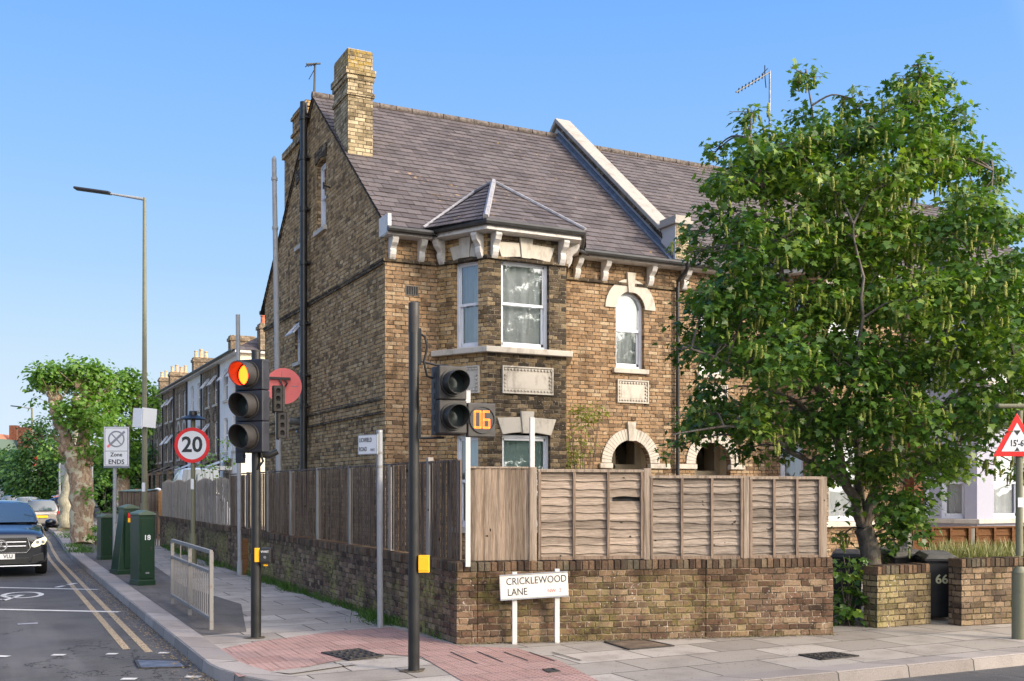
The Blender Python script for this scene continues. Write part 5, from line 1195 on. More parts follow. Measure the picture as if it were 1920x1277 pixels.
text('15\'-6"', .108, T(-.045, y-.0105, zat(832, D)), M['sign_black'], tr_, bold=.002, sx=.78)
zz = zat(813, D); b = MB(); b.prism([(-.097, zz+.035), (-.055, zz-.025), (-.013, zz+.035)], y-.012, y-.009); b.build('arrow', M['sign_black'], tr_); b = MB(); b.prism([(-.085, zb_+.065), (-.025, zb_+.065), (-.055, zb_+.11)], y-.012, y-.009); b.build('arrow', M['sign_black'], tr_)
b = MB(); b.box(-.30, .05, -.10, .02, zat(766, D), zat(758, D)); lm = b.build('sign_lantern', M['olive'], t, bevel=.02); MB().box(-.035, .03, -.042, -.038, zat(951, D), zat(933, D)).build('label', M['sign_white'], t)

# --- bus stop flag and sign board far down the street
D = 69; t = thing('bus_stop', 'small red and white bus stop flag far down the side street', 'bus stop', base(67, D), VA); z = zat(872, D)
MB().tube([(-.25,0,0), (-.25,0,z+.5)], .06, 8).build('post', M['grey_post'], t); f_ = MB().box(-.2, .42, -.03, .03, z-.42, z+.30).build('flag', M['sign_white'], t)
b = MB(); rimring(b, .11, z, -.03, .13, .24, .01, 24); b.box(-.18, .40, -.05, -.04, z-.05, z+.05); b.build('roundel', M['sign_red'], f_); MB().box(-.12, .34, -.04, -.03, z+.34, z+.56).build('route_tile', M['sign_red'], f_)
D = 49; t = thing('direction_sign', 'grey back of a wide sign board on two thin posts behind the pollarded trunk', 'road sign', base(142, D), VA)
for u in (112, 173): MB().tube([((u-142)/F*D, 0, 0), ((u-142)/F*D, 0, zat(868, D))], .05, 8).build('post', M['galv'], t, smooth=40)
MB().box((110-142)/F*D, (175-142)/F*D, -.03, 0, zat(904, D), zat(871, D)).build('board', M['sign_back'], t)
# --- wheelie bins
def bin_(label, u, D, h=.93, w=.50, turn=0, num=None, sc_=1):
    t = thing('wheelie_bin', label, 'bin', base(u, D), VA+turn, 'wheelie bins in the front yard'); b = MB(); w2 = w/2; d = w*1.1
    b.add([(-w2*.82, 0, .04), (w2*.82, 0, .04), (w2*.82, d*.8, .04), (-w2*.82, d*.8, .04), (-w2, -.04, h*.88), (w2, -.04, h*.88), (w2, d, h*.88), (-w2, d, h*.88)], [(3,2,1,0),(4,5,6,7),(0,1,5,4),(1,2,6,5),(2,3,7,6),(3,0,4,7)])
    bd = b.build('body', M['bin'], t, bevel=.02); MB().box(-w2-.025, w2+.025, -.07, d+.02, h*.86, h*.90).build('rim', M['bin'], t, bevel=.01)
    b = MB(); b.add([(-w2-.02, -.08, h*.90), (w2+.02, -.08, h*.90), (w2+.02, d+.02, h*.93), (-w2-.02, d+.02, h*.93), (-w2+.04, -.03, h*.955), (w2-.04, -.03, h*.955), (w2-.04, d-.03, h), (-w2+.04, d-.03, h)], [(3,2,1,0),(4,5,6,7),(0,1,5,4),(1,2,6,5),(2,3,7,6),(3,0,4,7)]); b.build('lid', plain('grey_bin_lid', (.10,.095,.09), .6, var=.3), t, bevel=.01)
    for x in (-w2*.75, w2*.75): MB(T(x, d*.85, .1) @ Matrix.Rotation(R(90), 4, 'Y')).cyl((0, 0), .1, -.025, .025, 14).build('wheel', M['rubber'], t)
    if num: text(num, .17, T(.0, -.045, h*.60) @ Matrix.Rotation(R(-3), 4, 'X'), plain('cream_number', (.62,.58,.36), .6), t, name='number', bold=.004)
    return t
bin_('black wheelie bin with cream number 66 between the brick pier and right wall', 1764, 14.35, .94, .42, R(-6), '66')
bin_('black wheelie bin partly hidden behind the short brick pier wall', 1708, 14.9, .95, .55, R(10))
bin_('dark grey wheelie bin left of the tree trunk in the wall gap', 1588, 15.0, .92, .42, R(-20))
# ------------------------------------------------------------ vehicles (local x across, -y towards the viewer, y along the car)
def loft(rings, parent, name, mat, lev=2, closed_ends=True):
    n = len(rings[0]); vs = []; fs = []
    for r in rings: vs += r
    for i in range(len(rings)-1):
        for k in range(n-1): a = i*n+k; fs.append((a, a+1, a+n+1, a+n))
    if closed_ends:
        fs.append(tuple(range(n-1, -1, -1))); o = (len(rings)-1)*n; fs.append(tuple(range(o, o+n)))
    me = bpy.data.meshes.new(name); me.from_pydata(vs, [], fs); me.materials.append(mat); me.polygons.foreach_set('use_smooth', [True]*len(fs)); me.update()
    bm = bmesh.new(); bm.from_mesh(me); bmesh.ops.recalc_face_normals(bm, faces=bm.faces); bm.to_mesh(me); bm.free()
    o = bpy.data.objects.new(name, me); COL.objects.link(o); o.parent = parent
    m = o.modifiers.new('sub', 'SUBSURF'); m.levels = lev; m.render_levels = lev; return o
def ringx(y, pts):     # half outline (x,z) bottom to top -> full open ring left..right
    L = [(-x, y, z) for x, z in reversed(pts)]; Rr = [(x, y, z) for x, z in pts]
    return [( -pts[0][0], y, pts[0][1])][:0] + [( -x, y, z) for x, z in pts] + [(x, y, z) for x, z in reversed(pts)]
def wheel(parent, x, y, r=.36, w=.24, steer=0):
    Mw = T(x, y, r) @ Matrix.Rotation(R(90), 4, 'Y'); b = MB(Mw); b.lathe([(r*.62, -w/2), (r*.93, -w/2), (r, -w*.36), (r, w*.36), (r*.93, w/2), (r*.62, w/2)], 28); wh = b.build('wheel', M['rubber'], parent, smooth=40)
    b = MB(Mw); b.lathe([(r*.62, -w*.42), (r*.2, -w*.3), (0, -w*.3)], 20); b.lathe([(r*.62, w*.42), (r*.2, w*.3), (0, w*.3)], 20); b.build('rim', M['chrome'], wh, smooth=40)
def car(label, loc, rz, L=4.6, W=.93, Hh=1.62, paint='car_black', front=True, hatch=True, group='cars on the side street'):
    t = thing('parked_car' if not front else 'car', label, 'car', loc, rz, group)
    s = Hh/1.62; bl = 1.02*s     # belt height
    def rg(y, wl, zlo, zsh, wt, zt): return ringx(y, [(0.02, zlo), (wl*.86, zlo), (wl, zlo+.12), (wl, (zlo+zsh)/2), (wl*.985, zsh), (wt, zt), (wt*.5, zt+.015), (0.02, zt+.02)])
    if front:
        R_ = [rg(0.02, W*.80, .34, .62, W*.62, .74), rg(.0, W*.90, .26, .70, W*.72, .86*s), rg(.14, W*.98, .22, .80*s, W*.80, .96*s), rg(.6, W, .22, .88*s, W*.84, 1.03*s), rg(1.25, W, .24, .96*s, W*.86, 1.11*s), rg(2.2, W, .24, bl, W*.88, 1.14*s), rg(L-1., W, .24, bl, W*.88, 1.12*s), rg(L-.2, W*.96, .28, bl, W*.84, 1.08*s), rg(L, W*.86, .40, .9*s, W*.7, 1.*s)]
    else:
        R_ = [rg(0.0, W*.86, .36, .66, W*.70, .90*s), rg(.06, W*.95, .26, .76*s, W*.86, 1.*s), rg(.35, W, .22, .86*s, W*.9, 1.04*s), rg(1.5, W, .22, .93*s, W*.9, 1.03*s), rg(L-1.3, W, .22, .92*s, W*.88, 1.*s), rg(L-.3, W*.95, .24, .78*s, W*.8, .88*s), rg(L, W*.8, .34, .6*s, W*.6, .7*s)]
    bd = loft(R_, t, 'body', M[paint])
    if front: G0, G1, G2, G3 = 1.18, 1.98, L-1.3, L-.35
    else: G0, G1, G2, G3 = .10, .42, 1.9, L-1.5
    ws = W*.86; wr = W*.66; zb = 1.08*s if front else .98*s
    def gr(y, w, z0, wt_, z1): return ringx(y, [(0.02, z0), (w, z0), ((w+wt_)/2+.02, (z0+z1)/2), (wt_, z1-.04), (wt_*.6, z1), (.02, z1+.015)])
    rf = loft([gr(G0, ws*.98, zb-.05, ws*.94, zb+.06), gr((G0+G1)/2, ws, zb-.05, wr+.10, (zb+Hh)/2+.03), gr(G1, ws, zb-.05, wr+.02, Hh-.03), gr((G1+G2)/2, ws, zb-.05, wr+.02, Hh), gr(G2, ws, zb-.05, wr, Hh-.05), gr(G3, ws*.94, zb-.05, wr*1.1, zb+.1)], t, 'cabin', M[paint])
    # windscreen / rear window: curved glass patch slightly proud
    b = MB(); vs = []; n = 10; y0a, y1a = G0-.02, G1-.10; z0a, z1a = zb+.04, Hh-.09
    for i in range(7):
        q = i/6; y = y0a+(y1a-y0a)*q; z = z0a+(z1a-z0a)*q**.92; w_ = ws*.88+(wr*.94-ws*.88)*q
        for k in range(n+1): u_ = -1+2*k/n; vs.append((w_*u_, y-.06+.10*u_*u_, z+.02))
    b.add(vs, [(i*(n+1)+k, i*(n+1)+k+1, (i+1)*(n+1)+k+1, (i+1)*(n+1)+k) for i in range(6) for k in range(n)])
    b.build('windscreen' if front else 'rear_window', M['car_glass_solid'], t, smooth=60)
    for sx in (-1, 1):
        wheel(t, sx*(W-.13), .92 if front else .72, .37*s); wheel(t, sx*(W-.13), L-.85, .37*s)
        Mm = T(sx*(W+.10), 1.35 if front else L-1.7, 1.12*s); b = MB(Mm); b.lathe([(0, -.075), (.09, -.06), (.125, 0), (.10, .06), (0, .085)], 14); mr = b.build('wing_mirror', M[paint], t, smooth=60)
        MB().tube([(sx*(W-.08), 1.4 if front else L-1.65, 1.06*s), (sx*(W+.05), 1.37 if front else L-1.68, 1.08*s)], .03, 6).build('mirror_arm', M['signal_black'], t)
        MB().tube([(sx*wr*1.03, G1+.1, Hh-.02), (sx*wr*1.06, (G1+G2)/2, Hh+.035), (sx*wr*1.03, G2, Hh-.04)], .02, 6).build('roof_rail', M['chrome'], t, smooth=60)
    return t, s
n_ = NT('tinted_car_glass'); n_.b.inputs['Coat Weight'].default_value = 1.; M['car_glass_solid'] = n_.fin((.045,.07,.085), .06, 0., 1.)
# black estate waiting at the line, seen from the front
p = base(2, 22.7); t, s = car('black estate car waiting at the white lines with silver grille bars', (p.x, p.y, RZ), 0, 4.6, .95, 1.66, 'car_black')
MB().prism([(-.50, .54), (.50, .54), (.56, .62), (.52, .86), (-.52, .86), (-.56, .62)], -.035, .02).build('grille', M['signal_black'], t, bevel=.01)
for z in (.655, .745): MB().box(-.50, .50, -.065, -.03, z, z+.035).build('grille_bar', M['chrome'], t, bevel=.012)
MB().tube([(-.52, -.04, .86), (-.57, -.04, .63), (-.50, -.04, .535), (.50, -.04, .535), (.57, -.04, .63), (.52, -.04, .86)], .014, 6).build('grille_surround', M['chrome'], t)
b = MB(); rimring(b, 0, .70, -.06, .098, .125, .03, 32)
for a in (90, 210, 330):
    c, s_ = math.cos(R(a)), math.sin(R(a)); b.prism([(-.018*s_, .70+.018*c), (.018*s_, .70-.018*c), (.105*c, .70+.105*s_)][::-1], -.09, -.065)
b.build('emblem', M['chrome'], t, smooth=30)
for sx in (-1, 1):
    q = [(sx*.60, .655), (sx*.66, .64), (sx*.86, .70), (sx*.92, .80), (sx*.885, .865), (sx*.68, .80), (sx*.60, .70)]
    if sx < 0: q = q[::-1]
    b = MB(); vs = [(x, -.06+.22*max(0, abs(x)-.55)**1.3*2.2, z) for x, z in q]; b.add(vs+[(x, y+.3, z) for x, y, z in vs], [tuple(range(7))]+[((i+1) % 7, i, 7+i, 7+(i+1) % 7) for i in range(7)]); hl_ = b.build('headlight', M['headlamp'], t, bevel=.012)
    b = MB(); 
    for xx in (.72, .83): disc(b, sx*xx, .755, -.02+.22*max(0, abs(xx)-.55)**1.3*2.2-.05, .038, 16)
    b.build('projector', M['chrome'], hl_)
    b = MB(); q = [(sx*.58, .30), (sx*.86, .34), (sx*.84, .52), (sx*.62, .46)]; q = q if sx > 0 else q[::-1]; b.prism(q, -.03, .06); b.build('air_intake', M['signal_black'], t, bevel=.01)
MB().box(-.80, .80, -.06, .02, .225, .26).build('bumper_strip', M['chrome'], t, bevel=.012); MB().box(-.55, .55, -.035, .03, .28, .42).build('lower_grille', M['signal_black'], t, bevel=.01)
pp_ = MB().box(-.27, .27, -.075, -.06, .40, .515).build('number_plate', M['plate_w'], t); text('VLU', .115, T(.135, -.077, .457), M['sign_black'], pp_, sx=.88, bold=.003); 
# beige hatchback etc., seen from behind
def rear(t, W, s, plate=True, lights=True, bump='signal_brown'):
    for sx in (-1, 1):
        b = MB(); q = [(sx*(W*.74), .66), (sx*(W*.93), .68), (sx*(W*.90), .90), (sx*(W*.76), .88)]; q = q if sx > 0 else q[::-1]; b.prism(q, -.03, .12); b.build('tail_light', M['tail'], t, bevel=.03)
    if plate: MB().box(-.26, .26, -.06, -.0, .60, .71).build('number_plate', M['plate_y'], t)
    MB().box(-W*.8, W*.8, -.05, .05, .26, .36).build('bumper_trim', M[bump], t, bevel=.02); MB().box(-.35, .35, -.05, .02, .73, .76).build('boot_handle', M['chrome'], t, bevel=.01)
p = base(78, 48.); t, s = car('beige hatchback parked against the kerb with yellow rear plate', (p.x, p.y, RZ), 0, 3.9, .86, 1.44, 'car_beige', False); rear(t, .86, s)
p = base(53, 58.); t, s = car('white car parked in front of the beige hatchback', (p.x, p.y, RZ), 0, 4.3, .88, 1.50, 'car_white', False); rear(t, .88, s)
p = base(24, 72.); t, s = car('small blue grey car far down the side street, nearest the left edge', (p.x, p.y, RZ), 0, 4.3, .88, 1.5, 'car_blue', False); rear(t, .88, s)
p = base(24, 92.); t, s = car('pale distant car beyond the blue grey one', (p.x, p.y, RZ), 0, 4.4, .9, 1.62, 'car_white', False); rear(t, .9, s)
p = base(182, 50); t, s = car('dark parked car in a front yard behind the pollarded trunk', (p.x, p.y, 0), R(70), 4.2, .88, 1.5, 'car_black', False)
p = base(380, 36); t, s = car('white van roof showing above the grey fence of the side street', (p.x, p.y, 0), 0, 4.8, .95, 2.55, 'car_white', False)

# ------------------------------------------------------------ terrace along the side street
TX = 4.5; PIT = 5.02; Y0 = 33.5
TF = R(-90)
def tsash(Hh, Mx, w, h, op=0):
    b = MB(Mx); f = .07
    for a in ((0, f, 0, h), (w-f, w, 0, h), (f, w-f, 0, f), (f, w-f, h-f, h), (f, w-f, h*.5-.04, h*.5+.04)): b.box(a[0], a[1], .08, .16, a[2], a[3])
    o = b.build('window', M['upvc'], Hh); MB(Mx).quad((f, .12, f), (w-f, .12, f), (w-f, .12, h-f), (f, .12, h-f)).build('pane', M['dark_glass'], o)
    MB(Mx).box(-.06, w+.06, -.08, .08, -.12, -.002).build('sill', M['stone'], o)
    if op:
        c = Mx @ T(0, .05, h-.02) @ Matrix.Rotation(R(-op), 4, 'X'); b = MB(c)
        for a in ((.02, .09, -h*.45, 0), (w-.09, w-.02, -h*.45, 0), (.09, w-.09, -.07, 0), (.09, w-.09, -h*.45, -h*.45+.07)): b.box(a[0], a[1], -.03, .03, a[2], a[3])
        cc = b.build('open_casement', M['upvc'], o); MB(c).quad((.09, 0, -h*.45+.07), (w-.09, 0, -h*.45+.07), (w-.09, 0, -.07), (.09, 0, -.07)).build('pane', M['glass'], cc)
n_ = NT('dark_window_glass'); M['dark_glass'] = n_.fin((.03,.035,.04), .08, 0., .9)
def thouse(i, mat, label, ops=(), arches=False, chim=0):
    t = thing('terraced_house', label, 'house', (TX, Y0+i*PIT, 0), 0, 'terraced houses along the side street'); Mx = T(0, PIT, 0, TF)   # local x: far -> near
    xs = ((PIT-3.9), (PIT-1.75)); W_ = .95; hs = []
    spec = [(6.37, 1.6), (3.71, 1.75)]
    for z, h in spec:
        for x in xs: hs.append([(x, z), (x+W_, z), (x+W_, z+h), (x, z+h)])
    hs += [[(xs[0]-.3, .9), (xs[0]+1.2, .9), (xs[0]+1.2, 2.7), (xs[0]-.3, 2.7)]]
    MB(Mx).panel([(0, -.1), (PIT, -.1), (PIT, 8.5), (0, 8.5)], hs, .14).build('front_wall', M[mat], t)
    k = 0
    for z, h in spec:
        for x in xs: tsash(t, Mx @ T(x, 0, z), W_, h, 38 if k in ops else 0); k += 1
    tsash(t, Mx @ T(xs[0]-.3, 0, .9), 1.5, 1.8)
    if arches:
        for x in xs: archband(Mx @ T(x, 0, 0), W_/2, 5.5, W_/2, W_/2+.2, t, key=False, vouss=False, mat=M['stone'] if arches == 2 else M['brick_dark'])
    MB(Mx).box(-.0, PIT, -.30, .0, 8.42, 8.57).build('fascia', M['timber_white'], t); MB().tube([(-.38, 0, 8.56), (-.38, PIT, 8.56)], .07, 6).build('gutter', M['gutter'], t)
    MB().tube([(-.06, .12, 8.4), (-.06, .12, 0)], .05, 6).build('downpipe', M['pipe'], t)
    z0, z1 = 8.55, 11.0; yA = 0; yB = PIT
    if i == 0: rp = [[(-.36, 0-.3, z0), (-.36, PIT, z0), (3.9, PIT, z1), (3.9, 3.6, z1)], [(-.36, -.3, z0), (3.9, 3.6, z1), (8.2, -.3, z0)], [(8.2, -.3, z0), (8.2, PIT, z0), (3.9, PIT, z1), (3.9, 3.6, z1)]]
    else: rp = [[(-.36, 0, z0), (-.36, PIT, z0), (3.9, PIT, z1), (3.9, 0, z1)], [(8.2, 0, z0), (8.2, PIT, z0), (3.9, PIT, z1), (3.9, 0, z1)]]
    slates(rp, 'roof', t, .6, .4)
    # ground-floor bay with lean-to roof
    b = MB(); b.add([(-1.0, PIT-1.0-2.2, 2.95), (-1.0, PIT-1.0-.0, 2.95), (-.02, PIT-.9, 3.35), (-.02, PIT-3.3, 3.35)], [(3,2,1,0)]); b.box(-.95, -.01, PIT-3.2, PIT-1.0, -.1, .85); b.box(-.95, -.01, PIT-3.2, PIT-1.0, 2.75, 2.95)
    for y in (PIT-3.2, PIT-1.3): b.box(-.95, -.75, y, y+.3, .85, 2.75)
    b.build('ground_bay', M[mat], t); MB().box(-.90, -.86, PIT-2.95, PIT-1.25, .85, 2.75).build('bay_window', M['dark_glass'], t)
    MB().box(7.9, 8., 0, PIT, -.1, 8.5).build('rear_wall', M[mat], t)
    if chim:
        cx_, hh_ = chim[0], chim[1]; c = chimney(cx_, cx_+1.3, -.35, .35, 8.6, hh_, t, 'brick_far', bands=((hh_-.28, hh_-.12, .06),), pots=[(cx_+.2+.3*k, 0, .42+.12*(k % 2), .12) for k in range(chim[2])], potmat=chim[3])
    return t
thouse(0, 'white_render', 'white rendered end terrace house with hipped roof beside the brick gable', ops=(0, 1), chim=(.9, 9.9, 3, 'terracotta'))
thouse(1, 'brick_far', 'brown brick terrace house with open windows between two white ones', ops=(0, 1, 2), arches=True, chim=(.5, 9.95, 0, 'buff_pot'))
thouse(2, 'white_render', 'narrow white terrace house in the middle of the brown brick row')
thouse(3, 'brick_far', 'brown brick terrace house with white arched lintels beyond the narrow white one', arches=2, chim=(.3, 9.9, 3, 'buff_pot'))
thouse(4, 'brick_far', 'brown brick terrace house with two opened windows, second from the far end', ops=(0, 1, 2, 3), arches=True)
thouse(5, 'brick_far', 'brown brick terrace house at the far end of the row behind the speed sign', arches=True, chim=(.4, 10.0, 4, 'buff_pot'))
thouse(6, 'brick_far', 'dim brown brick terrace house showing behind the street lamp', arches=True, chim=(.4, 10.1, 4, 'buff_pot'))
ew = [o for o in COL.objects if o.get('label', '').startswith('white rendered end')][0]
MB().panel([(0, -.1), (7.9, -.1), (7.9, 8.5), (0, 8.5)]).build('end_wall', M['cream_render'], ew)
b = MB(); b.box(-.3, 8.1, -.28, 0, 8.42, 8.55); b.build('end_fascia', M['timber_white'], ew)
# closer low things beyond the end of the mossy wall
def lapfence(label, loc, rz, L, h, mat, n):
    t = thing('garden_fence', label, 'fence', loc, rz)
    for k in range(n):
        b = MB(); x0, x1 = k*L/n+.05, (k+1)*L/n-.05
        for r in range(9): b.add([(x0, -.03, r*h/9-.02), (x1, -.03, r*h/9-.02), (x1, -.005, (r+1)*h/9), (x0, -.005, (r+1)*h/9)], [(0,1,2,3)])
        pn = b.build('lap_panel', M[mat], t)
        for q in range(3): xx = x0+(x1-x0)*q/2; MB().box(xx-.03, xx+.03, -.06, -.03, 0, h).build('batten', M[mat], pn)
    for k in range(n+1): MB().box(k*L/n-.05, k*L/n+.05, -.06, .04, 0, h+.05).build('post', M[mat], t)
    return t
p = base(256, 38); lapfence('orange lapped garden fence beyond the mossy wall', p, R(-8), 1.15, 1.75, 'lap_orange', 2)
p = base(222, 37); t = thing('garden_shed', 'dark low bin shed beside the orange lapped fence', 'shed', p, R(-30)); boards(T(0, 0, 0), .95, 0, 1.72, M['board_dark'], t, 'front_panel'); MB().box(0, .95, .02, 1.2, 0, 1.72).build('body', M['board_dark'], t); MB().add([(-.05,-.06,1.72),(1.,-.06,1.72),(1.,1.25,1.8),(-.05,1.25,1.8)], [(0,1,2,3)]).build('roof', M['slate'] if 0 else M['cabinet_top'], t)
p = base(262, 33.6); q = base(299, 33.4); t = thing('picket_fence', 'low dark picket fence behind the foot of the street lamp', 'fence', p, math.atan2((q-p).y, (q-p).x)); L = (q-p).length
for k in range(9): MB().box(L*k/9, L*k/9+.04, -.01, .01, 0, 1.1).build('picket', M['board_dark'], t)
for z in (.3, .9): MB().box(0, L, .01, .04, z, z+.06).build('rail', M['board_dark'], t)

# buildings far down the street
def farhouse(label, u, D, w, h, mat, roofc, rz=0, wins=3):
    t = thing('distant_house', label, 'house', base(u, D), VA+rz); MB().box(-w/2, w/2, 0, 9, 0, h).build('wall', M[mat], t)
    b = MB(); b.prism([(-w/2-.3, h), (w/2+.3, h), (0, h+2.8)], -.3, 9.3); b.build('roof', M[roofc], t)
    for k in range(wins):
        for z in (1., 3.8): 
            if z+1.5 < h: MB().box(-w/2+.6+k*(w-1.2)/max(1, wins), -w/2+1.7+k*(w-1.2)/max(1, wins), -.05, .02, z, z+1.5).build('window', M['upvc'], t)
    MB().box(w*.2, w*.2+1, 3, 4, h+1, h+4).build('chimney', M['brick_red'], t); return t
M['orange_roof'] = plain('orange_roof', (.42,.15,.08), .85, var=.3)
farhouse('red brick house with orange roof at the far end of the side street', 26, 150, 7, 6.2, 'brick_red', 'orange_roof')
farhouse('far red house cut by the left edge of the picture', -20, 140, 6, 6.5, 'brick_red', 'orange_roof', wins=2)
farhouse('low white building at the left edge far down the street', -8, 95, 3., 3.6, 'white_render', 'cabinet_top', wins=1)
# person on the far pavement
def person(label, loc, rz):
    t = thing('person', label, 'person', loc, rz)
    V = [(0,0,.92),(0,0,1.12),(0,0,1.36),(0,-.01,1.48),(0,-.03,1.56),(0,-.03,1.68), (.10,0,.88),(.12,-.10,.50),(.12,.02,.08),(.12,-.12,.04), (-.10,0,.88),(-.11,.06,.50),(-.12,.20,.10),(-.12,.10,.05), (.19,0,1.38),(.24,.05,1.12),(.22,-.08,.90),(.22,-.12,.82), (-.19,0,1.38),(-.24,-.04,1.12),(-.22,-.14,.90),(-.22,-.18,.82)]
    E = [(0,1),(1,2),(2,3),(3,4),(4,5),(0,6),(6,7),(7,8),(8,9),(0,10),(10,11),(11,12),(12,13),(2,14),(14,15),(15,16),(16,17),(2,18),(18,19),(19,20),(20,21)]
    rad = [.15,.14,.15,.06,.085,.08,.10,.065,.045,.035,.10,.065,.045,.035,.06,.045,.035,.03,.06,.045,.035,.03]
    me = bpy.data.meshes.new('body'); me.from_pydata(V, E, []); o = bpy.data.objects.new('body', me); COL.objects.link(o); o.parent = t
    o.modifiers.new('skin', 'SKIN'); 
    if not me.skin_vertices: 
        bm = bmesh.new(); bm.from_mesh(me); bm.verts.layers.skin.verify(); bm.to_mesh(me); bm.free()
    for i, sv in enumerate(me.skin_vertices[0].data): sv.radius = (rad[i], rad[i]*.85); sv.use_root = (i == 0)
    s_ = o.modifiers.new('sub', 'SUBSURF'); s_.levels = s_.render_levels = 2
    n = NT('skin_and_trousers'); z = n.sep(n.obj())[2]; me.materials.append(n.fin(n.mix(n.sm(z, .94, .96), (.03,.035,.06), (.42,.26,.19)), .7))
    def shell(nm, prof, mat, x=0, y=0): MB(T(x, y, 0) @ Matrix.Diagonal((1, .72, 1, 1))).lathe(prof, 16).build(nm, mat, t, smooth=60)
    shell('top', [(.19, .90), (.18, 1.1), (.21, 1.33), (.17, 1.43), (.07, 1.47)], plain('red_cotton', (.42,.09,.08), .9))
    MB(T(0, .01, 1.655)).lathe([(.0, .105), (.06, .09), (.10, .03), (.098, -.05), (.07, -.12)], 14).build('hair', plain('dark_hair', (.03,.02,.015), .7), t, smooth=60)
    return t
person('person in red top and dark trousers on the far pavement beside the parked cars', base(109, 53), VA+R(200))
# ------------------------------------------------------------ foliage
MAPLE = np.array([(0,0),(.20,-.02),(.50,.10),(.30,.22),(.62,.50),(.28,.50),(.22,.68),(0,1.0),(-.22,.68),(-.28,.50),(-.62,.50),(-.30,.22),(-.50,.10),(-.20,-.02)])
SIMPLE = np.array([(0,0),(.30,.22),(.38,.5),(.15,.8),(0,1.0),(-.15,.8),(-.38,.5),(-.30,.22)])
BLADE = np.array([(-.5,0),(.5,0),(.18,.6),(0,1.0)])
def orient(nrm, up_, rng):
    n = nrm/np.linalg.norm(nrm, axis=1, keepdims=True); d = up_ - (up_*n).sum(1, keepdims=True)*n; d /= np.maximum(1e-6, np.linalg.norm(d, axis=1, keepdims=True)); return np.cross(d, n), d, n
def leafmesh(name, pos, nrm, dirv, size, tmpl, mats, parent, rnd, extra=None, curl=.12):
    """many small leaf faces in one mesh; tmpl is a flat outline with its stalk at the origin"""
    N = len(pos); K = len(tmpl); a, d, n = orient(nrm, dirv, None)
    c = curl*(np.abs(tmpl[:, 0])*1.2 - tmpl[:, 1]**2*.8)
    V = pos[:, None, :] + size[:, None, None]*(a[:, None, :]*tmpl[None, :, 0, None] + d[:, None, :]*tmpl[None, :, 1, None] + n[:, None, :]*c[None, :, None])
    V = V.reshape(-1, 3); tot = [K]*N; idx = np.arange(N*K); mi = np.zeros(N, int); rv = np.repeat(rnd, K)
    if extra is not None:
        ev, ef, er = extra; idx = np.concatenate([idx, ef.ravel()+len(V)]); tot += [ef.shape[1]]*len(ef); mi = np.concatenate([mi, np.ones(len(ef), int)]); V = np.concatenate([V, ev]); rv = np.concatenate([rv, er])
    me = bpy.data.meshes.new(name); me.vertices.add(len(V)); me.vertices.foreach_set('co', V.astype(np.float32).ravel())
    me.loops.add(len(idx)); me.loops.foreach_set('vertex_index', idx.astype(np.int32)); tot = np.array(tot); st = np.concatenate([[0], np.cumsum(tot)[:-1]])
    me.polygons.add(len(tot)); me.polygons.foreach_set('loop_start', st.astype(np.int32)); me.polygons.foreach_set('loop_total', tot.astype(np.int32))
    for m in mats: me.materials.append(m)
    me.polygons.foreach_set('material_index', mi.astype(np.int32)); me.update(calc_edges=True)
    at = me.attributes.new('rnd', 'FLOAT', 'POINT'); at.data.foreach_set('value', rv.astype(np.float32))
    o = bpy.data.objects.new(name, me); COL.objects.link(o); o.parent = parent; return o
def crown(name, clumps, parent, dens, size, tmpl, mats, rng, org, per=11, raceme=0, spread=.13, droop=.55, shell=.55):
    P, Nn, Dd, S, Rn = [], [], [], [], []; RC = []
    for (c, r) in clumps:
        nt = max(2, int(dens*(r**2)*12/per)); tone = rng.uniform(-.2, .2); rcl = raceme*rng.choice([.1, .5, 1.2])
        v = rng.normal(size=(nt, 3)); v /= np.linalg.norm(v, axis=1, keepdims=True); q = rng.uniform(shell**3, 1, nt)**(1/3)
        tips = np.array(c)[None] + v*(q*r)[:, None]*np.array([1, 1, .92])
        for tp, dv in zip(tips, v):
            k = rng.poisson(per)+3; off = rng.normal(size=(k, 3))*spread*np.array([1, 1, .55]); pos = tp + off
            out = off*1.0/spread + dv*.5; out[:, 2] *= .4; out /= np.maximum(1e-6, np.linalg.norm(out, axis=1, keepdims=True))
            d = out + np.array([0, 0, -droop])*rng.uniform(.3, 1.5, (k, 1)); nn = np.array([0, 0, 1.]) + out*.55 + rng.normal(size=(k, 3))*.48
            P.append(pos); Nn.append(nn); Dd.append(d); S.append(size*rng.uniform(.4, 1.25, k)); Rn.append(np.clip(rng.normal(.45+tone, .2, k), 0, 1))
            if raceme and rng.random() < rcl: RC.append(tp + rng.normal(size=3)*spread*.7)
    P, Nn, Dd, S, Rn = map(np.concatenate, (P, Nn, Dd, S, Rn)); P = P - np.array(org); extra = None
    if RC:
        ev, ef, er = [], [], []
        for tp in RC:
            for q in range(rng.integers(1, 4)):
                c = np.array(tp)-np.array(org)+rng.normal(size=3)*.05; L = rng.uniform(.07, .18); lean = rng.normal(size=2)*.002; m = 8
                for j in range(m):      # a chain of small florets
                    z = c[2]-L*j/m; w_ = .021*(1.2-abs(j-2.4)/m)+rng.uniform(-.003, .007); cc = np.array([c[0]+lean[0]*j, c[1]+lean[1]*j, z]); o = len(ev)
                    ev += [cc+(w_, 0, 0), cc+(0, w_, -.004), cc-(w_, 0, 0), cc-(0, w_, .004), cc+(0, 0, .018), cc-(0, 0, .024)]
                    for a_, b_ in ((0,1),(1,2),(2,3),(3,0)): ef += [(o+a_, o+b_, o+4), (o+b_, o+a_, o+5)]
                    er += [rng.random()]*6
        extra = (np.array(ev), np.array(ef), np.array(er))
    return leafmesh(name, P, Nn, Dd, S, tmpl, mats, parent, Rn, extra)
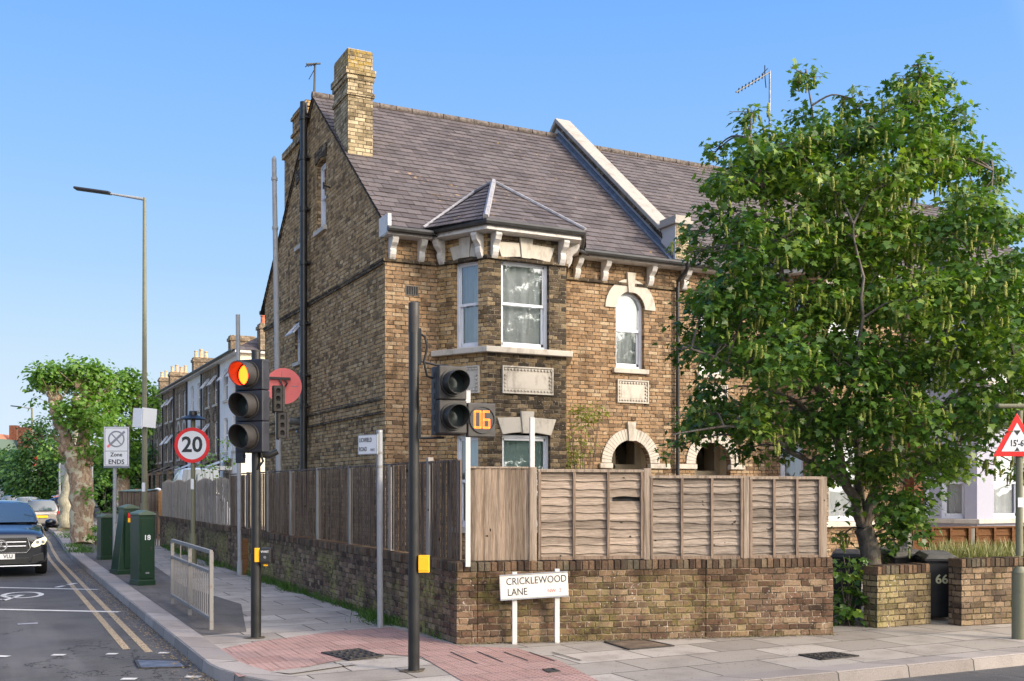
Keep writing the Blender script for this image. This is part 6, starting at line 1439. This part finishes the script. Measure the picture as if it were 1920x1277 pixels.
def limb(b, pts, r0, r1, n=9, org=(0,0,0), wob=.0):
    pts = [Vector(p)-Vector(org) for p in pts]; out = []      # Catmull-Rom smoothing
    for i in range(len(pts)-1):
        p0 = pts[max(0, i-1)]; p1 = pts[i]; p2 = pts[i+1]; p3 = pts[min(len(pts)-1, i+2)]
        for k in range(4):
            t = k/4; out.append(.5*((2*p1)+(p2-p0)*t+(2*p0-5*p1+4*p2-p3)*t*t+(3*p1-p0-3*p2+p3)*t**3))
    out.append(pts[-1]); m = len(out)
    out = [p+Vector((random.gauss(0, wob), random.gauss(0, wob), 0)) if 0 < i < m-1 else p for i, p in enumerate(out)]
    b.tube(out, [r0+(r1-r0)*(i/(m-1))**.8*random.uniform(.97, 1.03) for i in range(m)], n); return [p+Vector(org) for p in out]

# --- the big maple in front of the right-hand houses
D0 = 14.5; rng = np.random.default_rng(11)
org = base(1632, D0); tree = thing('maple_tree', 'large leafy maple tree with hanging yellow green flowers in front of the houses', 'tree', org)
def A(u, v, dd=0): return AT(u, v, D0+dd)
tr = MB(); spine = []
spine += limb(tr, [A(1640, 1165), A(1634, 1060), A(1626, 1010), A(1617, 990)], .14, .125, 14, org)
tr.build('trunk', M['bark'], tree, smooth=60)
L_ = [([(1617,980,0),(1592,912,-.1),(1560,800,-.3),(1505,640,-.6),(1455,470,-.7),(1408,260,-.7)], .085, .012), ([(1617,985,0),(1612,900,.2),(1606,780,.4),(1592,600,.5),(1560,400,.4),(1513,150,.2)], .09, .010),
      ([(1620,990,0),(1650,890,-.1),(1682,760,-.2),(1702,560,-.1),(1716,350,.1),(1722,112,.1)], .095, .010), ([(1682,760,-.2),(1760,640,-.7),(1830,500,-1),(1862,320,-.9)], .05, .01), ([(1650,890,-.1),(1740,780,-.8),(1850,700,-1.2),(1940,640,-1.4)], .05, .012),
      ([(1562,805,-.3),(1460,735,-.9),(1360,680,-1.2),(1280,650,-1.3)], .045, .01), ([(1592,912,-.1),(1490,850,-.8),(1390,800,-1.2),(1262,815,-1.4)], .045, .008), ([(1592,600,.5),(1640,450,.6),(1656,215,.4)], .04, .008),
      ([(1606,780,.4),(1700,700,1.2),(1800,600,1.6),(1850,430,1.5)], .04, .01), ([(1606,780,.4),(1500,690,1.3),(1420,560,1.6),(1350,400,1.3)], .04, .01), ([(1612,900,.2),(1690,850,.9),(1800,830,1.3)], .035, .01), ([(1560,800,-.3),(1600,700,-1.2),(1620,560,-1.6),(1600,420,-1.5)], .04, .01)]
for q, r0, r1 in L_:
    b = MB(); pts = limb(b, [A(*x) for x in q], r0, r1, 8, org, .02); b.build('limb', M['bark'], tree, smooth=60); spine += pts
CL = [(1722,118,22),(1718,150,30),(1507,140,18),(1600,190,20),(1690,150,20),(1755,150,22),(1408,215,20),(1345,278,16),(1716,185,50),(1775,170,34),(1790,222,40),(1735,235,45),(1512,160,26),(1515,212,40),(1530,258,50),(1500,290,45),(1598,205,34),(1600,262,50),(1662,205,40),(1652,255,55),(1685,160,30),(1400,240,26),(1405,295,45),(1345,290,18),(1368,345,48),(1440,268,30),
 (1450,330,62),(1560,345,70),(1650,345,75),(1740,300,72),(1800,295,55),(1850,305,30),(1830,385,60),(1868,350,34),(1335,405,30),(1300,440,28),(1288,480,22),(1390,450,60),(1325,470,36),(1470,450,75),(1570,460,80),(1680,450,80),(1780,450,72),(1870,430,48),(1912,425,32),
 (1330,550,52),(1420,560,74),(1520,570,80),(1620,560,80),(1730,560,80),(1830,550,80),(1910,520,60),(1290,605,42),(1272,660,32),(1360,650,66),(1460,670,72),(1560,680,78),(1670,680,80),(1780,670,80),(1880,650,80),
 (1282,812,26),(1262,830,18),(1330,775,48),(1300,800,26),(1420,780,60),(1520,790,70),(1620,790,70),(1720,780,70),(1820,780,66),(1895,750,50),(1400,850,40),(1470,862,34),(1560,870,50),(1655,870,50),(1745,862,55),(1815,865,38),(1862,872,26),(1330,735,40),
 (1590,945,26),(1685,950,46),(1722,935,44),(1700,1000,36),(1660,985,26),(1690,965,40),(1715,975,34),(1668,1020,22),(1640,905,30),(1578,1000,18),(1930,880,30),(1940,800,50),(1945,700,60),(1945,600,60)]
cl = []
for (u, v, r) in CL:
    rm = r/F*D0; prof = (1-((v-600)/620)**2)*1.9
    ds = [rng.uniform(-.3, .3)] if r < 45 else [-prof*rng.uniform(.55, .95), rng.uniform(-.3, .4), prof*rng.uniform(.5, .9)]
    for dd in ds: cl.append((np.array(A(u+rng.uniform(-8, 8), v+rng.uniform(-8, 8), dd)), rm*rng.uniform(.68, .92)))
crown('crown', cl, tree, 190, .088, MAPLE, [M['leaf'], M['raceme']], rng, org, per=11, raceme=.55, spread=.10, shell=.3)
b = MB(); sp = [Vector(p) for p in spine]
for c, r in cl:
    c = Vector(c); s0 = min(sp, key=lambda p: (p-c).length + max(0, p.z-c.z)*1.2); mid = (s0+c)/2+Vector((0, 0, .10)); e = c+Vector((random.gauss(0, .1), random.gauss(0, .1), r*.4))
    limb(b, [s0, mid, c, e], .018, .004, 5, org)
    for k in range(3): limb(b, [mid.lerp(c, .6), c+Vector((random.gauss(0, r*.6), random.gauss(0, r*.6), random.gauss(0, r*.5)))], .008, .003, 4, org)
b.build('branches', M['bark'], tree, smooth=60)

# --- pollarded plane tree
def tree_at(name, label, u, D, limbs, clumps, bk, lm, dens, size, seed, tmpl=SIMPLE, knobs=(), per=10, spread=.16, shell=.5, twigs=True):
    rg = np.random.default_rng(seed); org = base(u, D); t = thing(name, label, 'tree', org)
    for i, (q, r0, r1) in enumerate(limbs):
        b = MB(); limb(b, [AT(a, c, D+dd) for a, c, dd in q], r0, r1, 12, org, r0*.12)
        if i == 0:
            b.build('trunk', M[bk], t, smooth=60)
        else: b.build('limb', M[bk], t, smooth=60)
    for (a, c, dd, r) in knobs:
        k = MB(); p = AT(a, c, D+dd)-org
        for j in range(9):
            o = Vector((random.gauss(0, r*.45), random.gauss(0, r*.45), random.gauss(0, r*.5))); rr_ = r*random.uniform(.35, .7)
            k.M = Matrix.Translation(p+o); k.lathe([(0, -rr_), (rr_*.7, -rr_*.7), (rr_, 0), (rr_*.7, rr_*.7), (0, rr_)], 9)
        tag(k.build('burr', M[bk], t, smooth=80))
    cc = [(np.array(AT(a, c, D+dd)), r/F*D) for a, c, dd, r in clumps]
    crown('crown', cc, t, dens, size, tmpl, [M[lm]], rg, org, per, 0, spread, .4, shell)
    if twigs and knobs:
        b = MB()
        for (a, c, dd, r) in knobs:
            p = AT(a, c, D+dd)
            for j in range(16): limb(b, [p, p+Vector((random.gauss(0, .35), random.gauss(0, .35), random.uniform(.2, .9)))], .02, .005, 4, org)
        b.build('shoots', M[bk], t)
    return t
tree_at('plane_tree', 'pollarded plane tree with knobbly trunk and leafy balls beside the cabinets', 156, 34.2,
    [([(156,1024,0),(155,975,0),(152,920,0),(149,880,0),(140,850,0)], .37, .36), ([(147,870,0),(125,826,0),(107,783,0),(100,745,0)], .22, .15), ([(150,870,0),(158,800,.1),(150,770,-.2),(140,745,-.3)], .20, .15), ([(152,860,0),(160,790,.2),(165,745,.3),(150,715,.3)], .20, .16), ([(140,850,0),(125,845,0),(112,838,0)],.20,.12)],
    [(82,706,0,26),(103,706,.2,32),(92,722,.3,22),(150,690,.3,20),(72,722,.1,16),(130,705,.3,26),(160,705,.3,38),(185,712,.5,32),(178,740,.4,26),(145,768,-.5,34),(125,772,-.4,22),(165,778,-.5,24),(158,800,-.4,18),(165,845,-.1,26),(150,850,.3,20),(120,800,.3,20),(70,755,.2,12),(200,745,.6,22),(185,800,.5,24),(163,925,-.3,12),(170,915,-.3,10),(95,698,.1,18),(170,692,.3,18)],
    'bark_plane', 'leaf_plane', 95, .16, 3, knobs=[(99,745,0,.2),(108,765,0,.16),(150,730,.2,.2),(185,745,.3,.15),(142,800,-.3,.16),(118,835,0,.15),(165,868,0,.13),(130,868,0,.15)])
tree_at('plane_tree', 'second plane tree with pale trunk just behind the pollarded one', 127, 45,
    [([(127,997,0),(126,960,0),(129,915,0),(140,860,.4),(150,800,.6)], .42, .22)], [(190,760,1,30),(175,800,1,30),(205,800,1,30),(130,900,2,20),(100,840,1,26)], 'bark_pale', 'leaf_plane', 60, .18, 4)
tree_at('plane_tree', 'taller light green plane tree behind the street lamp', 236, 58,
    [([(228,950,0),(228,880,0),(222,820,0),(206,770,0),(205,735,0)], .42, .2), ([(228,880,0),(245,800,0),(262,740,0)], .25, .1)], [(225,715,0,24),(245,712,0,26),(222,740,0,24),(260,740,0,30),(280,755,0,18),(240,765,0,28),(225,800,0,24),(245,830,0,26),(205,840,0,24),(262,800,0,22),(235,880,0,26),(215,870,0,22),(282,730,0,12),(195,890,0,20),(285,780,0,14)],
    'bark_plane', 'leaf_plane', 55, .22, 5)
tree_at('dark_tree', 'dark green tree with drooping branches behind the far street lamp', 70, 62,
    [([(72,960,0),(74,880,0),(76,800,0)], .25, .08)], [(60,800,0,9),(45,790,0,6),(75,795,0,16),(58,822,0,18),(85,822,0,22),(45,850,0,20),(72,860,0,28),(100,870,0,24),(40,885,0,24),(70,900,0,28),(105,905,0,26),(50,925,0,22),(90,935,0,24),(28,900,0,14)], 'bark', 'leaf_far', 60, .2, 6, spread=.2)
rg = np.random.default_rng(8); ho = base(160, 90); cl = []
for k in range(90):
    u = rg.uniform(15, 300); v = rg.uniform(845, 960); cl.append((np.array(AT(u, v, rg.uniform(75, 95))), rg.uniform(.9, 1.6)))
t = crown('distant_trees', cl, None, 22, .34, SIMPLE, [M['leaf_far']], rg, ho, 12, 0, .35, .4, .3); t.location = ho; tag(t, 'dark mass of trees closing the view behind the cars and trunks', 'trees', kind='stuff')
# --- small plants
def shrub(name, label, u, v, D, clumps, lm, size, dens=60, seed=1, stems=4, tmpl=SIMPLE, z0=0, spread=.07, cat='plant'):
    rg = np.random.default_rng(seed); org = base(u, D); org.z = z0; t = thing(name, label, cat, org); cc = [(np.array(AT(a, c, D+dd)), r/F*D) for a, c, dd, r in clumps]
    b = MB()
    for (c, r) in cc:
        for k in range(2): limb(b, [org+Vector((random.gauss(0, .04), random.gauss(0, .04), 0)), (org+Vector(c))/2+Vector((0, 0, .05)), Vector(c)+Vector((random.gauss(0, r*.4), 0, r*.4))], .012, .004, 5, org)
    b.build('stem', M['bark'], t); crown('foliage', cc, t, dens, size, tmpl, [M[lm]], rg, org, 8, 0, spread, .3, .2); return t
shrub('bush', 'small bright green bush at the foot of the pollarded tree', 178, 1018, 33.6, [(176,1003,0,9),(186,1008,0,8),(168,1010,0,7),(178,990,0,5)], 'leaf_plane', .13, 60, 21)
shrub('sapling', 'thin yellow green sapling growing against the house by the bay', 1092, 900, 19.8, [(1072,775,0,14),(1098,772,0,20),(1120,768,0,14),(1085,800,0,14),(1108,790,0,12),(1062,840,0,20),(1080,862,0,20),(1100,835,0,16),(1052,868,0,12),(1070,815,0,10)], 'leaf_yellow', .07, 190, 22, spread=.10)
shrub('climbing_plant', 'thin pinkish climbing shrub above the grey fence near the red signal', 405, 900, 31, [(385,872,0,14),(412,855,0,12),(428,830,0,10),(440,822,0,8),(400,885,0,14),(430,868,0,12),(375,850,0,9)], 'leaf_plane', .10, 55, 23, spread=.16)
shrub('ivy_bush', 'dark green shrub filling the wall gap beside the tree trunk', 1592, 1160, 13.9, [(1590,1050,0,20),(1600,1085,0,24),(1580,1110,0,24),(1612,1120,-.1,26),(1590,1145,-.1,26),(1570,1075,0,14),(1608,1155,-.1,18),(1572,1150,0,16)], 'leaf', .10, 100, 24, tmpl=MAPLE, spread=.08)
shrub('front_shrub', 'dark shrub behind the brick pier at the foot of the maple', 1690, 1060, 14.9, [(1668,1020,0,14),(1690,990,0,22),(1720,975,0,18),(1650,1035,0,8)], 'leaf', .10, 60, 25, tmpl=MAPLE, spread=.09)
shrub('bush', 'leafy green bush at the house yard between the grey sign pole and shed', 205, 985, 38, [(205,935,0,14),(212,960,0,12),(198,965,0,12),(190,905,0,14),(215,910,0,10)], 'leaf_plane', .13, 45, 26)
# --- grass and weeds
def blades(name, label, pts, h, w, mat, seed, lean=.35):
    rg = np.random.default_rng(seed); pts = np.array(pts); N = len(pts); nn = rg.normal(size=(N, 3)); nn[:, 2] *= .1
    d = np.tile([0, 0, 1.], (N, 1))+rg.normal(size=(N, 3))*lean; hh = rg.uniform(.4, 1.2, N)*h; tm = BLADE.copy(); tm[:, 0] *= w
    o = leafmesh(name, pts, nn, d, hh, tm, [M[mat]], None, rg.random(N), curl=.25); tag(o, label, 'grass', kind='stuff'); return o
rg = np.random.default_rng(31); P = []
for k in range(9000):
    y = rg.uniform(-6.6, 16); dn = .25+.75*max(0, math.sin(y*1.1)*.6+math.sin(y*2.7+1)*.5) if y > -5.2 else .18
    if rg.random() < dn*(1.3 if -5 < y < 3 else .6): P.append((-1.57-abs(rg.normal(0, .14))*dn-.005, y, 0))
blades('verge_grass', 'tufts of green grass along the foot of the mossy side wall', P, .15, .085, 'grass', 1, .6)
P = []
for k in range(2600):
    u = rg.uniform(1748, 1935); p = AT(u, HOR, 14.7+rg.uniform(0, 1.6)); P.append((p.x, p.y, .50))
blades('long_grass', 'long pale grass standing behind the right hand garden wall', P, .50, .028, 'straw', 2, .35)
P = []
for (u, v, n, s) in ((143,1008,260,.5),(150,1035,320,.35),(128,995,160,.5),(160,1030,200,.3),(140,1025,220,.3),(120,1003,100,.4)):
    c = G(u, v)
    for k in range(n): P.append((c.x+rg.normal(0, s*.5), c.y+rg.normal(0, s*1.2), .005))
blades('tree_pit_weeds', 'weeds and grass round the foot of the plane trees', P, .14, .16, 'grass', 3, .8)
P = []
for k in range(900):
    q = W0.lerp(W1, rg.uniform(0, 1)); o = abs(rg.normal(0, .03))+.01; P.append((q.x-FN.x*o, q.y-FN.y*o, 0))
blades('wall_foot_weeds', 'small dry weeds at the foot of the front brick wall', [p for p in P if rg.random() < .5], .035, .2, 'straw', 4, .9)
# --- trees across the road, seen mirrored in the windows and shading the pavement
for k, (x, y, z, rz_, s) in enumerate(((13.2, -30, 0, 1.2, 1.25), (2.5, -31, 0, 2.6, 1.3), (22.6, -29, 0, .3, 1.3))):
    d = dup(tree, (x, y, z), rz_, ('tall maple tree across the road behind the viewer', 'leafy maple across the road left of the taller one', 'broad maple across the road furthest to the right')[k]); d.scale = (s, s, s)
    d['group'] = 'trees across the road'
# --- specks, gum and fallen leaf bits scattered on the paving near the viewer
b = MB(); rr = random.Random(17)
for i in range(900):
    u = rr.uniform(440, 1910); v = rr.uniform(1165, 1277); p = G(u, v)
    if p.x > -1.57 and (p-W0).dot(FN) > -.03: continue
    s_ = rr.uniform(.004, .013); t = rr.uniform(0, 6.3); c, s = math.cos(t)*s_, math.sin(t)*s_; z = .016+rr.uniform(0, .004)
    b.add([(p.x-c, p.y-s, z), (p.x+s*.6, p.y-c*.6, z), (p.x+c, p.y+s, z+.002), (p.x-s*.6, p.y+c*.6, z)], [(0,1,2,3)])
for i in range(700):
    q = W0.lerp(W1, rr.uniform(0, 1)); o = abs(rr.gauss(0, .07))+.01; s_ = rr.uniform(.008, .022); t = rr.uniform(0, 6.3); c, s = math.cos(t)*s_, math.sin(t)*s_; z = .008+rr.uniform(0, .01)
    x, y = q.x-FN.x*o, q.y-FN.y*o; b.add([(x-c, y-s, z), (x+s*.6, y-c*.6, z+.004), (x+c, y+s, z), (x-s*.6, y+c*.6, z+.002)], [(0,1,2,3)])
tag(b.build('pavement_litter', plain('dry_leaf_bits', (.22,.15,.085), .9, var=.6, scale=30)), 'scattered dry leaf bits and grit on the paving below the front wall', 'litter', kind='stuff')
